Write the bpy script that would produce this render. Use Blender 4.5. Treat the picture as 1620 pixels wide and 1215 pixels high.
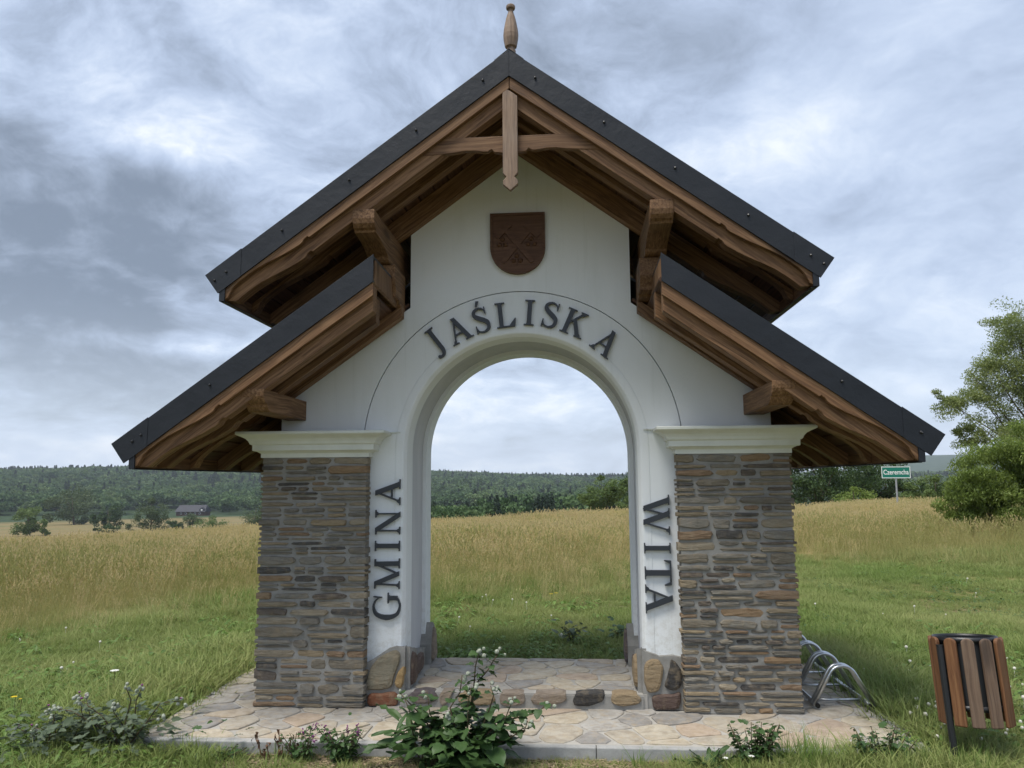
import bpy, math, random
import numpy as np
from mathutils import Matrix, Vector, Euler

for _o in list(bpy.data.objects): bpy.data.objects.remove(_o)
R = math.radians
random.seed(7); RNG = np.random.default_rng(7)
SC = bpy.context.scene
COL = SC.collection

# ------------------------------------------------------------------ camera, world, sun, exposure
cam_d = bpy.data.cameras.new('camera'); cam = bpy.data.objects.new('camera', cam_d); COL.objects.link(cam)
CAMX, CAMY, CAMZ = 0.3351, -5.1099, 1.45
_y, _p, _r = 0.0748, 0.1259, -0.0073
_f = Vector((-math.sin(_y)*math.cos(_p), math.cos(_y)*math.cos(_p), math.sin(_p)))
_rt = Vector((math.cos(_y), math.sin(_y), 0)); _up = _rt.cross(_f)
_r2 = _rt*math.cos(_r) + _up*math.sin(_r); _u2 = _up*math.cos(_r) - _rt*math.sin(_r)
_m = Matrix((( _r2.x, _u2.x, -_f.x, CAMX), (_r2.y, _u2.y, -_f.y, CAMY), (_r2.z, _u2.z, -_f.z, CAMZ), (0, 0, 0, 1)))
cam.matrix_world = _m
cam_d.sensor_width = 36; cam_d.lens = 27.04; cam_d.clip_start = 0.05; cam_d.clip_end = 20000
SC.camera = cam
SC.render.resolution_x = 1024; SC.render.resolution_y = 768
SC.view_settings.view_transform = 'Standard'; SC.view_settings.look = 'None'
SC.view_settings.gamma = 1.0; SC.view_settings.exposure = 1.55
SC.view_settings.use_curve_mapping = False

SUN_EL, SUN_AZ = 66.0, 222.0        # azimuth clockwise from +Y (the sun is behind the camera, to the left)
sd = bpy.data.lights.new('sun', 'SUN'); sd.energy = 1.5; sd.angle = R(26); sd.color = (1.0, 0.95, 0.87)
so = bpy.data.objects.new('sun', sd); COL.objects.link(so)
_sv = Vector((math.sin(R(SUN_AZ))*math.cos(R(SUN_EL)), math.cos(R(SUN_AZ))*math.cos(R(SUN_EL)), math.sin(R(SUN_EL))))
so.rotation_euler = _sv.to_track_quat('Z', 'Y').to_euler()
so.location = (-4, -12, 18)


class NT:
    """small helper to write node trees"""
    def __init__(s, tree):
        s.t = tree; s.t.nodes.clear()
    def n(s, typ, ins=None, **kw):
        nd = s.t.nodes.new(typ)
        for k, v in kw.items(): setattr(nd, k, v)
        for k, v in (ins or {}).items():
            sock = nd.inputs[k]
            if isinstance(v, bpy.types.NodeSocket): s.t.links.new(v, sock)
            elif isinstance(v, bpy.types.Node): s.t.links.new(v.outputs[0], sock)
            else: sock.default_value = v
        return nd
    def math(s, op, a, b=0.0, c=None, clamp=False):
        nd = s.t.nodes.new('ShaderNodeMath'); nd.operation = op; nd.use_clamp = clamp
        for i, v in enumerate([a, b] + ([c] if c is not None else [])):
            if isinstance(v, (int, float)): nd.inputs[i].default_value = v
            else: s.t.links.new(v if isinstance(v, bpy.types.NodeSocket) else v.outputs[0], nd.inputs[i])
        return nd.outputs[0]
    def vmath(s, op, a, b=None, scale=None):
        nd = s.t.nodes.new('ShaderNodeVectorMath'); nd.operation = op
        for i, v in enumerate([a, b]):
            if v is None: continue
            if isinstance(v, tuple): nd.inputs[i].default_value = v
            else: s.t.links.new(v if isinstance(v, bpy.types.NodeSocket) else v.outputs[0], nd.inputs[i])
        if scale is not None: nd.inputs['Scale'].default_value = scale
        return nd.outputs['Value'] if op in ('LENGTH', 'DOT_PRODUCT', 'DISTANCE') else nd.outputs[0]
    def ramp(s, fac, stops, interp='LINEAR'):
        nd = s.t.nodes.new('ShaderNodeValToRGB'); nd.color_ramp.interpolation = interp
        e = nd.color_ramp.elements
        while len(e) > 1: e.remove(e[-1])
        for i, (p, c) in enumerate(stops):
            el = e[0] if i == 0 else e.new(p)
            el.position = p
            if isinstance(c, (int, float)): c = (c, c, c)
            el.color = (*c[:3], 1)
        s.t.links.new(fac if isinstance(fac, bpy.types.NodeSocket) else fac.outputs[0], nd.inputs[0])
        return nd.outputs[0]
    def mix(s, fac, a, b, blend='MIX'):
        nd = s.t.nodes.new('ShaderNodeMix'); nd.data_type = 'RGBA'; nd.blend_type = blend
        for k, v in ((0, fac), (6, a), (7, b)):
            if isinstance(v, (int, float)): nd.inputs[k].default_value = v if k == 0 else (v, v, v, 1)
            elif isinstance(v, tuple): nd.inputs[k].default_value = (*v[:3], 1)
            else: s.t.links.new(v if isinstance(v, bpy.types.NodeSocket) else v.outputs[0], nd.inputs[k])
        return nd.outputs[2]
    def noise(s, vec, scale=5, detail=4, rough=0.5, dist=0.0, out='Fac', dim=None):
        nd = s.t.nodes.new('ShaderNodeTexNoise')
        nd.inputs['Scale'].default_value = scale; nd.inputs['Detail'].default_value = detail
        nd.inputs['Roughness'].default_value = rough; nd.inputs['Distortion'].default_value = dist
        if vec is not None: s.t.links.new(vec if isinstance(vec, bpy.types.NodeSocket) else vec.outputs[0], nd.inputs['Vector'])
        return nd.outputs[out]


# ---- world: physical sky seen through layered cloud
W = bpy.data.worlds.new('World'); SC.world = W; W.use_nodes = True
g = NT(W.node_tree)
sky = g.n('ShaderNodeTexSky'); sky.sky_type = 'NISHITA'; sky.sun_disc = False
sky.sun_elevation = R(SUN_EL); sky.sun_rotation = R(SUN_AZ)
tc = g.n('ShaderNodeTexCoord')
D = g.vmath('NORMALIZE', tc.outputs['Generated'])
sep = g.n('ShaderNodeSeparateXYZ', {0: D})
dz = g.math('MAXIMUM', sep.outputs['Z'], 0.0)
inv = g.math('DIVIDE', 1.0, g.math('ADD', dz, 0.30))
P2 = g.vmath('MULTIPLY', D, g.n('ShaderNodeCombineXYZ', {0: inv, 1: inv, 2: 0.0}).outputs[0])
warp = g.vmath('SCALE', g.vmath('SUBTRACT', g.noise(P2, 1.8, 4, 0.5, out='Color'), (0.5, 0.5, 0.5)), None, 0.42)
Q = g.vmath('ADD', P2, warp)
Q2 = g.vmath('MULTIPLY', g.vmath('ADD', Q, (3.1, 7.7, 0.0)), (1.05, 1.0, 1.0))
n1 = g.noise(Q2, 1.55, 11, 0.60)
n2 = g.noise(g.vmath('ADD', Q, (11.0, 2.0, 4.0)), 4.6, 10, 0.66, 0.1)
n3 = g.noise(g.vmath('ADD', P2, (5.0, 1.0, 9.0)), 0.55, 3, 0.5)
def px_dir(px, py):
    d = _f + _r2*((px-810)/1216.97) - _u2*((py-607.5)/1216.97); d.normalize(); return tuple(d)
def blob(px, py, r0, r1, amp, sy=1.0):
    c = px_dir(px, py)
    df = g.vmath('SUBTRACT', D, c)
    if sy != 1.0: df = g.vmath('MULTIPLY', df, (1.0, 1.0, sy))
    m = g.n('ShaderNodeMapRange', {'Value': g.vmath('LENGTH', df), 'From Min': r1, 'From Max': r0, 'To Min': 0.0, 'To Max': amp}, interpolation_type='SMOOTHSTEP')
    return m.outputs[0]
# big cloud masses of this sky: dark bank to the left, pale veil to the right
dark = blob(40, 430, 0.05, 0.42, 0.42, 1.9)
for a in ((230, 285, 0.0, 0.13, 0.30, 3.0), (60, 60, 0.0, 0.25, 0.12, 1.5), (950, 130, 0.0, 0.30, 0.14, 2.5), (1500, 90, 0.0, 0.30, 0.05, 2.0),
          (120, 620, 0.0, 0.30, 0.22, 4.0), (1250, 330, 0.0, 0.2, 0.06, 3.0)):
    dark = g.math('ADD', dark, blob(*a))
lite = blob(480, 90, 0.03, 0.26, 0.15, 1.3)
for a in ((250, 230, 0.0, 0.17, 0.20, 2.0), (290, 545, 0.0, 0.15, 0.46, 6.0), (700, 110, 0.0, 0.2, 0.10, 1.6), (1150, 210, 0.0, 0.22, 0.12, 2.5), (1450, 610, 0.0, 0.10, 0.22, 3.0),
          (820, 660, 0.0, 0.25, 0.10, 3.0), (60, 700, 0.0, 0.3, 0.26, 8.0), (200, 700, 0.0, 0.12, 0.2, 9.0)):
    lite = g.math('ADD', lite, blob(*a))
v = g.math('ADD', g.math('MULTIPLY', g.math('SUBTRACT', n1, 0.5), 1.5), g.math('MULTIPLY', g.math('SUBTRACT', n2, 0.5), 1.35))
soft = g.n('ShaderNodeMapRange', {'Value': sep.outputs['X'], 'From Min': -0.02, 'From Max': 0.38, 'To Min': 1.0, 'To Max': 0.5}, interpolation_type='SMOOTHSTEP').outputs[0]
v = g.math('MULTIPLY', v, soft)
v = g.math('ADD', v, g.math('MULTIPLY', g.math('SUBTRACT', n3, 0.5), 0.35))
v = g.math('ADD', v, g.math('SUBTRACT', lite, dark))
v = g.math('ADD', v, 0.565)
cloud = g.ramp(v, [(0.0, (0.150, 0.185, 0.240)), (0.20, (0.225, 0.270, 0.345)), (0.40, (0.320, 0.385, 0.50)), (0.58, (0.42, 0.50, 0.645)), (0.76, (0.55, 0.62, 0.73)), (0.95, (0.78, 0.80, 0.84))], 'B_SPLINE')
hz = g.n('ShaderNodeMapRange', {'Value': sep.outputs['Z'], 'From Min': 0.0, 'From Max': 0.24, 'To Min': 0.5, 'To Max': 0.0}, interpolation_type='SMOOTHSTEP').outputs[0]
cloud = g.mix(hz, cloud, (0.60, 0.675, 0.78))
up = g.n('ShaderNodeMapRange', {'Value': sep.outputs['Z'], 'From Min': 0.5, 'From Max': 1.0, 'To Min': 0.0, 'To Max': 1.0}, interpolation_type='SMOOTHSTEP').outputs[0]
cloudx = g.vmath('SCALE', cloud, None, 6.05)
skyc = g.mix(0.94, sky.outputs[0], cloudx)
bg = g.n('ShaderNodeBackground', {'Color': skyc, 'Strength': 0.08})
g.n('ShaderNodeOutputWorld', {0: bg})


# ------------------------------------------------------------------ helpers
def tag(o, label=None, cat=None, group=None, kind=None):
    if label: o['label'] = label
    if cat: o['category'] = cat
    if group: o['group'] = group
    if kind: o['kind'] = kind
    return o
def link(o, parent=None):
    COL.objects.link(o)
    if parent is not None: o.parent = parent
    return o
def empty(name, loc, label=None, cat=None, group=None, parent=None):
    o = bpy.data.objects.new(name, None); o.empty_display_size = 0.1; o.location = loc
    link(o, parent); return tag(o, label, cat, group)
def mk_mesh(name, verts, faces, mat, smooth=False):
    me = bpy.data.meshes.new(name); me.from_pydata([tuple(v) for v in verts], [], faces)
    if mat is not None: me.materials.append(mat)
    if smooth: me.polygons.foreach_set('use_smooth', [True]*len(me.polygons))
    me.update(); return me
def obj(name, verts, faces, mat, parent=None, smooth=False, mat4=None, bevel=0.0, label=None):
    o = bpy.data.objects.new(name, mk_mesh(name, verts, faces, mat, smooth)); link(o, parent)
    if mat4 is not None: o.matrix_local = mat4
    if bevel:
        b = o.modifiers.new('bevel', 'BEVEL'); b.width = bevel; b.segments = 2; b.limit_method = 'ANGLE'; b.angle_limit = R(35)
    if label: o['label'] = label
    return o
class MB:
    def __init__(s): s.v = []; s.f = []
    def add(s, verts, faces):
        k = len(s.v); s.v += [tuple(a) for a in verts]; s.f += [tuple(i+k for i in f) for f in faces]
    def box(s, x0, x1, y0, y1, z0, z1):
        s.add([(x0,y0,z0),(x1,y0,z0),(x1,y1,z0),(x0,y1,z0),(x0,y0,z1),(x1,y0,z1),(x1,y1,z1),(x0,y1,z1)],
              [(0,3,2,1),(4,5,6,7),(0,1,5,4),(1,2,6,5),(2,3,7,6),(3,0,4,7)])
    def tube(s, pts, rad, n=8, cap=True):
        pts = [Vector(p) for p in pts]; k = len(pts)
        rad = [rad]*k if isinstance(rad, (int, float)) else list(rad)
        vs = []; ref = None
        for i, p in enumerate(pts):
            t = (pts[min(i+1, k-1)] - pts[max(i-1, 0)])
            t = t.normalized() if t.length > 1e-9 else Vector((0, 0, 1))
            if ref is None: ref = t.orthogonal().normalized()
            a = (ref - t*ref.dot(t)); a = a.normalized() if a.length > 1e-6 else t.orthogonal().normalized(); ref = a
            b = t.cross(a)
            for j in range(n):
                q = 2*math.pi*j/n; vs.append(p + (a*math.cos(q) + b*math.sin(q))*rad[i])
        fs = [(i*n+j, i*n+(j+1) % n, (i+1)*n+(j+1) % n, (i+1)*n+j) for i in range(k-1) for j in range(n)]
        if cap: fs += [tuple(range(n))[::-1], tuple((k-1)*n+j for j in range(n))]
        s.add(vs, fs)
    def prism(s, poly, y0, y1):
        """poly in (x,z), extruded along y"""
        n = len(poly); a = sum(poly[i][0]*poly[(i+1) % n][1]-poly[(i+1) % n][0]*poly[i][1] for i in range(n))
        if a < 0: poly = poly[::-1]
        vs = [(x, y0, z) for x, z in poly] + [(x, y1, z) for x, z in poly]
        fs = [tuple(range(n)), tuple(range(2*n-1, n-1, -1))] + [((i+1) % n, i, n+i, n+(i+1) % n) for i in range(n)]
        s.add(vs, fs)
    def lathe(s, prof, cx=0, cy=0, n=16):
        vs = [(cx+r*math.cos(2*math.pi*j/n), cy+r*math.sin(2*math.pi*j/n), z) for r, z in prof for j in range(n)]
        fs = [(i*n+j, i*n+(j+1) % n, (i+1)*n+(j+1) % n, (i+1)*n+j) for i in range(len(prof)-1) for j in range(n)]
        fs += [tuple(range(n))[::-1], tuple((len(prof)-1)*n+j for j in range(n))]
        s.add(vs, fs)
    def sphere(s, c, r, nu=8, nv=5, sz=1.0):
        vs = [(c[0], c[1], c[2]-r*sz)]
        for i in range(1, nv):
            a = math.pi*i/nv
            for j in range(nu):
                q = 2*math.pi*j/nu; vs.append((c[0]+r*math.sin(a)*math.cos(q), c[1]+r*math.sin(a)*math.sin(q), c[2]-r*sz*math.cos(a)))
        vs.append((c[0], c[1], c[2]+r*sz)); fs = []
        for j in range(nu):
            fs.append((0, 1+(j+1) % nu, 1+j))
            for i in range(nv-2): fs.append((1+i*nu+j, 1+i*nu+(j+1) % nu, 1+(i+1)*nu+(j+1) % nu, 1+(i+1)*nu+j))
            fs.append((len(vs)-1, 1+(nv-2)*nu+j, 1+(nv-2)*nu+(j+1) % nu))
        s.add(vs, fs)
    def build(s, name, mat, parent=None, **kw): return obj(name, s.v, s.f, mat, parent, **kw)

# ------------------------------------------------------------------ materials
def mat(name):
    m = bpy.data.materials.new(name); m.use_nodes = True; return m, NT(m.node_tree)
def finish(g, col, rough=0.8, bump=None, bstr=0.3, bdist=0.01, spec=0.3, metal=0.0, transl=0.0):
    ins = {'Base Color': col if not isinstance(col, tuple) else (*col[:3], 1), 'Roughness': rough, 'Metallic': metal, 'Specular IOR Level': spec}
    p = g.n('ShaderNodeBsdfPrincipled', ins); nrm = None
    if bump is not None:
        b = g.n('ShaderNodeBump', {'Height': bump, 'Strength': bstr, 'Distance': bdist}); nrm = b.outputs[0]
        g.t.links.new(nrm, p.inputs['Normal'])
    out = p.outputs[0]
    if transl:
        t = g.n('ShaderNodeBsdfTranslucent', {'Color': col if not isinstance(col, tuple) else (*col[:3], 1)})
        out = g.n('ShaderNodeMixShader', {0: transl, 1: p.outputs[0], 2: t.outputs[0]}).outputs[0]
    g.n('ShaderNodeOutputMaterial', {0: out})
def mat_wood(name, c0, c1, c2, grey=0.0):
    m, g = mat(name)
    tc = g.n('ShaderNodeTexCoord'); oi = g.n('ShaderNodeObjectInfo')
    off = g.vmath('SCALE', g.n('ShaderNodeCombineXYZ', {0: oi.outputs['Random'], 1: oi.outputs['Random'], 2: oi.outputs['Random']}).outputs[0], None, 37.0)
    P = g.vmath('ADD', tc.outputs['Object'], off)
    Pw = g.vmath('ADD', P, g.vmath('SCALE', g.noise(P, 2.2, 2, 0.5, out='Color'), None, 0.05))
    vor = g.n('ShaderNodeTexVoronoi', {'Vector': g.vmath('MULTIPLY', P, (1.6, 5.0, 5.0)), 'Scale': 1.0})
    kn = g.ramp(vor.outputs['Distance'], [(0.0, 1.0), (0.09, 0.8), (0.20, 0.0)])
    gr = g.noise(g.vmath('MULTIPLY', Pw, (1.3, 75.0, 75.0)), 1.0, 5, 0.6)
    gf = g.noise(g.vmath('MULTIPLY', Pw, (5.0, 190.0, 190.0)), 1.0, 3, 0.6)
    st = g.noise(g.vmath('MULTIPLY', P, (1.0, 3.0, 3.0)), 1.6, 3, 0.5)
    f = g.math('ADD', g.math('MULTIPLY', gr, 0.7), g.math('MULTIPLY', gf, 0.3))
    col = g.ramp(f, [(0.38, c0), (0.5, c1), (0.62, c2)])
    col = g.mix(g.math('MULTIPLY', st, 0.5), col, tuple(0.55*a for a in c1))
    col = g.mix(g.math('MULTIPLY', kn, 0.8), col, tuple(0.35*a for a in c0))
    hv = g.n('ShaderNodeHueSaturation', {'Hue': 0.5, 'Saturation': 1.0, 'Value': g.math('ADD', 0.84, g.math('MULTIPLY', oi.outputs['Random'], 0.32)), 'Fac': 1.0, 'Color': col})
    col = hv.outputs[0]
    if grey: col = g.mix(g.math('MULTIPLY', g.noise(P, 9, 5, 0.65), grey), col, (0.42, 0.40, 0.38))
    finish(g, col, 0.62, f, 0.35, 0.004, 0.35)
    return m
WOOD = mat_wood('oiled_spruce', (0.080, 0.038, 0.016), (0.190, 0.100, 0.046), (0.300, 0.175, 0.088))
WOOD_WORN = mat_wood('weathered_spruce', (0.11, 0.062, 0.034), (0.21, 0.130, 0.077), (0.31, 0.205, 0.130), 0.25)
WOOD_SOFFIT = mat_wood('shade_darkened_boards', (0.045, 0.020, 0.010), (0.090, 0.042, 0.022), (0.135, 0.068, 0.036))  # darker copy of the wood: shade under the eaves put into its colour
WOOD_DARK = mat_wood('dark_carved_wood', (0.075, 0.035, 0.018), (0.125, 0.060, 0.032), (0.17, 0.09, 0.05))

m, g = mat('anthracite_sheet_metal')
P = g.n('ShaderNodeTexCoord').outputs['Object']
nn = g.noise(P, 3.0, 5, 0.6); nf = g.noise(P, 240, 2, 0.5)
finish(g, g.ramp(nn, [(0.3, (0.0075, 0.0105, 0.0155)), (0.7, (0.0115, 0.0150, 0.0210))]), g.math('ADD', 0.42, g.math('MULTIPLY', nn, 0.2)), g.math('ADD', g.math('MULTIPLY', nf, 0.4), g.math('MULTIPLY', nn, 9.0)), 0.22, 0.006, 0.38)
METAL = m

m, g = mat('white_render')
P = g.n('ShaderNodeNewGeometry').outputs['Position']
n0 = g.noise(P, 1.3, 4, 0.55); nf = g.noise(P, 130, 4, 0.6); nm = g.noise(g.vmath('MULTIPLY', P, (7.0, 7.0, 1.2)), 1.0, 4, 0.6)
col = g.mix(g.ramp(n0, [(0.35, 0.0), (0.75, 0.5)]), (0.80, 0.825, 0.83), (0.71, 0.745, 0.74))
col = g.mix(g.ramp(nm, [(0.55, 0.0), (0.8, 0.30)]), col, (0.58, 0.61, 0.58))
sz_ = g.n('ShaderNodeSeparateXYZ', {0: P}).outputs['Z']
low = g.n('ShaderNodeMapRange', {'Value': sz_, 'From Min': 0.30, 'From Max': 0.85, 'To Min': 1.0, 'To Max': 0.0}).outputs[0]
spl = g.ramp(g.noise(P, 22, 6, 0.75), [(0.46, 0.0), (0.66, 0.55)])
col = g.mix(g.math('MULTIPLY', low, spl), col, (0.50, 0.48, 0.42))
run = g.ramp(g.noise(g.vmath('MULTIPLY', P, (26.0, 26.0, 0.9)), 1.0, 4, 0.6), [(0.60, 0.0), (0.78, 0.30)])
col = g.mix(run, col, (0.56, 0.585, 0.56))
finish(g, col, 0.9, g.math('ADD', g.math('MULTIPLY', nf, 0.9), g.math('MULTIPLY', g.noise(P, 28, 4), 0.8)), 0.3, 0.004, 0.2)
PLASTER = m
m, g = mat('cream_moulding_paint')
P = g.n('ShaderNodeNewGeometry').outputs['Position']
n0 = g.noise(P, 6, 5, 0.6); nf = g.noise(P, 90, 3, 0.5)
finish(g, g.mix(g.ramp(n0, [(0.45, 0.0), (0.8, 0.55)]), (0.71, 0.735, 0.685), (0.52, 0.54, 0.48)), 0.75, nf, 0.15, 0.003, 0.3)
CORNICE = m
m, g = mat('shaded_reveal_panel')  # greyer than the jambs: the recess shade is painted into the colour
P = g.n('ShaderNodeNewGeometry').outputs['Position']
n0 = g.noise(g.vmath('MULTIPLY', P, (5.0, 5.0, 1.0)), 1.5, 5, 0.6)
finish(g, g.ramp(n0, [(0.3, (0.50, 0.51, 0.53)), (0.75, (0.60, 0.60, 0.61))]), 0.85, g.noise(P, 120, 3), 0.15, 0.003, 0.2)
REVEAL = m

def mat_stone(name, stops, bstr=0.6, hue=1.0, scale=1.0):
    m, g = mat(name)
    geo = g.n('ShaderNodeNewGeometry'); oi = g.n('ShaderNodeObjectInfo')
    rnd = g.math('FRACT', g.math('ADD', g.math('MULTIPLY', oi.outputs['Random'], 7.31), geo.outputs['Random Per Island']))
    P = geo.outputs['Position']
    base = g.ramp(rnd, stops, 'CONSTANT')
    lay = g.noise(g.vmath('MULTIPLY', P, (14*scale, 14*scale, 60*scale)), 1.0, 6, 0.65, 0.6)
    blot = g.noise(g.vmath('ADD', P, g.vmath('SCALE', oi.outputs['Location'], None, 0.0)), 17*scale, 6, 0.68)
    fine = g.noise(P, 150*scale, 4, 0.65)
    col = g.mix(g.ramp(lay, [(0.35, 0.55), (0.6, 0.0)]), base, g.mix(1.0, base, (0.50, 0.44, 0.38), 'MULTIPLY'))
    col = g.mix(g.ramp(blot, [(0.48, 0.0), (0.72, 0.6)]), col, (0.33*hue, 0.26*hue, 0.17*hue))
    col = g.mix(g.ramp(blot, [(0.25, 0.5), (0.42, 0.0)]), col, (0.165, 0.150, 0.125))
    col = g.mix(g.math('MULTIPLY', fine, 0.45), col, g.mix(1.0, col, (0.55, 0.55, 0.55), 'MULTIPLY'))
    h = g.math('ADD', g.math('MULTIPLY', lay, 0.7), g.math('ADD', g.math('MULTIPLY', blot, 0.6), g.math('MULTIPLY', fine, 0.25)))
    finish(g, col, 0.85, h, bstr*1.35, 0.014, 0.25)
    return m
STONE = mat_stone('sandstone_rubble', [(0.0, (0.285, 0.240, 0.170)), (0.13, (0.235, 0.210, 0.165)), (0.26, (0.345, 0.275, 0.180)), (0.34, (0.205, 0.190, 0.160)), (0.50, (0.265, 0.185, 0.120)),
                                       (0.56, (0.105, 0.100, 0.094)), (0.66, (0.260, 0.245, 0.210)), (0.79, (0.150, 0.128, 0.108)), (0.86, (0.345, 0.300, 0.225)), (0.97, (0.31, 0.215, 0.130))])
PAVE = mat_stone('sandstone_paving', [(0.0, (0.45, 0.41, 0.34)), (0.2, (0.50, 0.455, 0.37)), (0.35, (0.385, 0.365, 0.33)), (0.5, (0.46, 0.395, 0.31)), (0.62, (0.43, 0.415, 0.385)), (0.72, (0.51, 0.455, 0.36)),
                                      (0.84, (0.31, 0.30, 0.285)), (0.92, (0.46, 0.375, 0.295))], 0.25, 1.3)
def one_stone(name, c): return mat_stone(name, [(0.0, c), (1.0, c)])
ST_TAN = one_stone('tan_boulder', (0.34, 0.26, 0.16)); ST_GREY = one_stone('grey_green_boulder', (0.27, 0.245, 0.18)); ST_DARK = one_stone('dark_slate_stone', (0.06, 0.058, 0.056))
ST_RED = one_stone('red_brown_stone', (0.24, 0.10, 0.055)); ST_BROWN = one_stone('brown_stone', (0.135, 0.095, 0.08)); ST_YEL = one_stone('yellow_stone', (0.42, 0.29, 0.14))
ST_VIO = one_stone('violet_grey_stone', (0.13, 0.11, 0.115)); ST_PINK = one_stone('rough_pink_stone', (0.30, 0.25, 0.20))
def mat_mortar(name, c0, c1, s=1.0):
    m, g = mat(name); P = g.n('ShaderNodeNewGeometry').outputs['Position']
    a = g.noise(P, 9*s, 6, 0.65); b = g.noise(P, 170*s, 4, 0.7)
    col = g.mix(g.ramp(a, [(0.35, 0.0), (0.7, 1.0)]), c0, c1)
    col = g.mix(g.math('MULTIPLY', b, 0.5), col, g.mix(1.0, col, (0.6, 0.6, 0.6), 'MULTIPLY'))
    finish(g, col, 0.95, g.math('ADD', a, g.math('MULTIPLY', b, 0.5)), 0.5, 0.01, 0.15); return m
MORTAR = mat_mortar('pier_mortar', (0.36, 0.35, 0.325), (0.235, 0.23, 0.21))
GROUT = mat_mortar('paving_grout', (0.46, 0.44, 0.40), (0.36, 0.345, 0.315))
KERB = mat_mortar('concrete_kerb', (0.42, 0.42, 0.41), (0.32, 0.32, 0.31), 2.0)

m, g = mat('dark_letter_paint'); finish(g, (0.030, 0.036, 0.045), 0.45, None, spec=0.5); LETTER = m
m, g = mat('galvanised_steel')
P = g.n('ShaderNodeTexCoord').outputs['Object']
finish(g, g.ramp(g.noise(P, 30, 4), [(0.3, (0.42, 0.44, 0.46)), (0.7, (0.60, 0.62, 0.64))]), 0.28, None, metal=0.95); STEEL = m
m, g = mat('black_painted_steel'); finish(g, (0.012, 0.013, 0.015), 0.4, None, spec=0.5); BLACK = m
m, g = mat('black_rubber'); finish(g, (0.01, 0.01, 0.01), 0.7); RUBBER = m
m, g = mat('green_sign_face'); finish(g, (0.005, 0.175, 0.12), 0.4, spec=0.5); SIGN_G = m
m, g = mat('white_sign_print'); finish(g, (0.8, 0.82, 0.8), 0.5); WHITE = m
m, g = mat('grey_sign_post'); finish(g, (0.35, 0.36, 0.37), 0.5, metal=0.3); POST = m

def mat_leaf(name, c0, c1, c2=None, transl=0.3, rough=0.55, scale=0.6, per='island'):
    m, g = mat(name)
    geo = g.n('ShaderNodeNewGeometry'); oi = g.n('ShaderNodeObjectInfo')
    r = geo.outputs['Random Per Island'] if per == 'island' else oi.outputs['Random']
    n = g.noise(geo.outputs['Position'], scale, 3, 0.6)
    f = g.math('ADD', g.math('MULTIPLY', r, 0.5), g.math('MULTIPLY', g.math('SUBTRACT', n, 0.25), 1.0))
    col = g.ramp(f, [(0.1, c0), (0.55, c1), (0.95, c2 or c1)])
    finish(g, col, rough, None, transl=transl, spec=0.35); return m
def mat_grass(name, base, tip, alt, h, transl=0.25):
    m, g = mat(name)
    tc = g.n('ShaderNodeTexCoord'); oi = g.n('ShaderNodeObjectInfo'); geo = g.n('ShaderNodeNewGeometry')
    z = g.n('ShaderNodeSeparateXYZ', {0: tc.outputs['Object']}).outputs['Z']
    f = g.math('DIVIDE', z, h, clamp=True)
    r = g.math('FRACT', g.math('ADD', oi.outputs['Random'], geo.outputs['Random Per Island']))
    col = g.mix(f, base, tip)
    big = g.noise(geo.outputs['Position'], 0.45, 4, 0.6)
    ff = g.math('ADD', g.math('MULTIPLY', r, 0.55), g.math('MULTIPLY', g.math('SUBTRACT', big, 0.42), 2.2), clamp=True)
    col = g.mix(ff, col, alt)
    finish(g, col, 0.6, None, transl=transl, spec=0.25); return m
BARK = mat_mortar('bark', (0.16, 0.13, 0.10), (0.09, 0.075, 0.06), 1.0)

# ------------------------------------------------------------------ terrain
def S(a, b, x):
    t = np.clip((np.asarray(x, float)-a)/(b-a), 0, 1); return t*t*(3-2*t)
def vnoise(x, y, seed=0):
    x = np.asarray(x, float); y = np.asarray(y, float); o = 0
    rr = np.random.default_rng(seed)
    for k in range(5):
        a = rr.uniform(0, 6.28); p = rr.uniform(0, 6.28, 2); f = 1.0*1.9**k*0.6
        o = o + np.sin((x*math.cos(a)+y*math.sin(a))*f+p[0])*np.cos((-x*math.sin(a)+y*math.cos(a))*f*0.83+p[1])/1.5**k
    return o/1.6
def H(x, y):
    x = np.asarray(x, float); y = np.asarray(y, float)
    d = np.maximum(np.hypot(x-CAMX, y-CAMY)*np.where(y-CAMY >= 0, 1, -1), -50.)
    t = (x-CAMX)/np.maximum(y-CAMY, 1.0)
    z = -0.07 + 0.028*np.clip(x, -40, 40)*S(4, 22, d)*(1-S(40, 110, d))
    z = z + 0.035*vnoise(x*0.7, y*0.7, 3)*S(6, 12, d)
    fl = np.interp(d, [9, 20, 28, 45, 60, 120, 200, 300, 500, 650, 6000], [0, -0.14, -0.30, -1.5, -2.9, -7, -12.0, -16.0, -20.3, -22, -22])
    fr = np.interp(d, [9, 28, 60, 120, 300, 650, 6000], [0, -0.30, -1.2, -4.5, -14, -23, -23])
    w = S(0.2, 0.36, t); z = z + fl*(1-w) + fr*w
    rise = np.interp(t, [-1.0, -0.74, -0.6, -0.45, -0.19, -0.10, 0.0, 0.1, 0.3], [40, 40, 46, 47, 37, 28, 21, 18, 20])
    z = z + rise*S(650, 1850, d)*(1-0.8*S(1900, 2700, d))
    z = z + 5.0*vnoise(x*0.0035, y*0.0035, 5)*S(560, 1200, d)
    z = z + 95*S(2300, 3900, d)*S(0.28, 0.42, t) + 30*S(2500, 4200, d)
    return z
def at(px, d):
    """a place on the ground: bearing of px seen from the path in front of the gate, d metres off"""
    x = CAMX + d*(px-903)/1224.0; y = CAMY + d; return x, y, float(H(x, y))
na, nr = 260, 150
rr_ = np.concatenate([[0.0], np.geomspace(0.8, 4250, nr-1)])
aa_ = np.linspace(0, 2*math.pi, na, endpoint=False)
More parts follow.
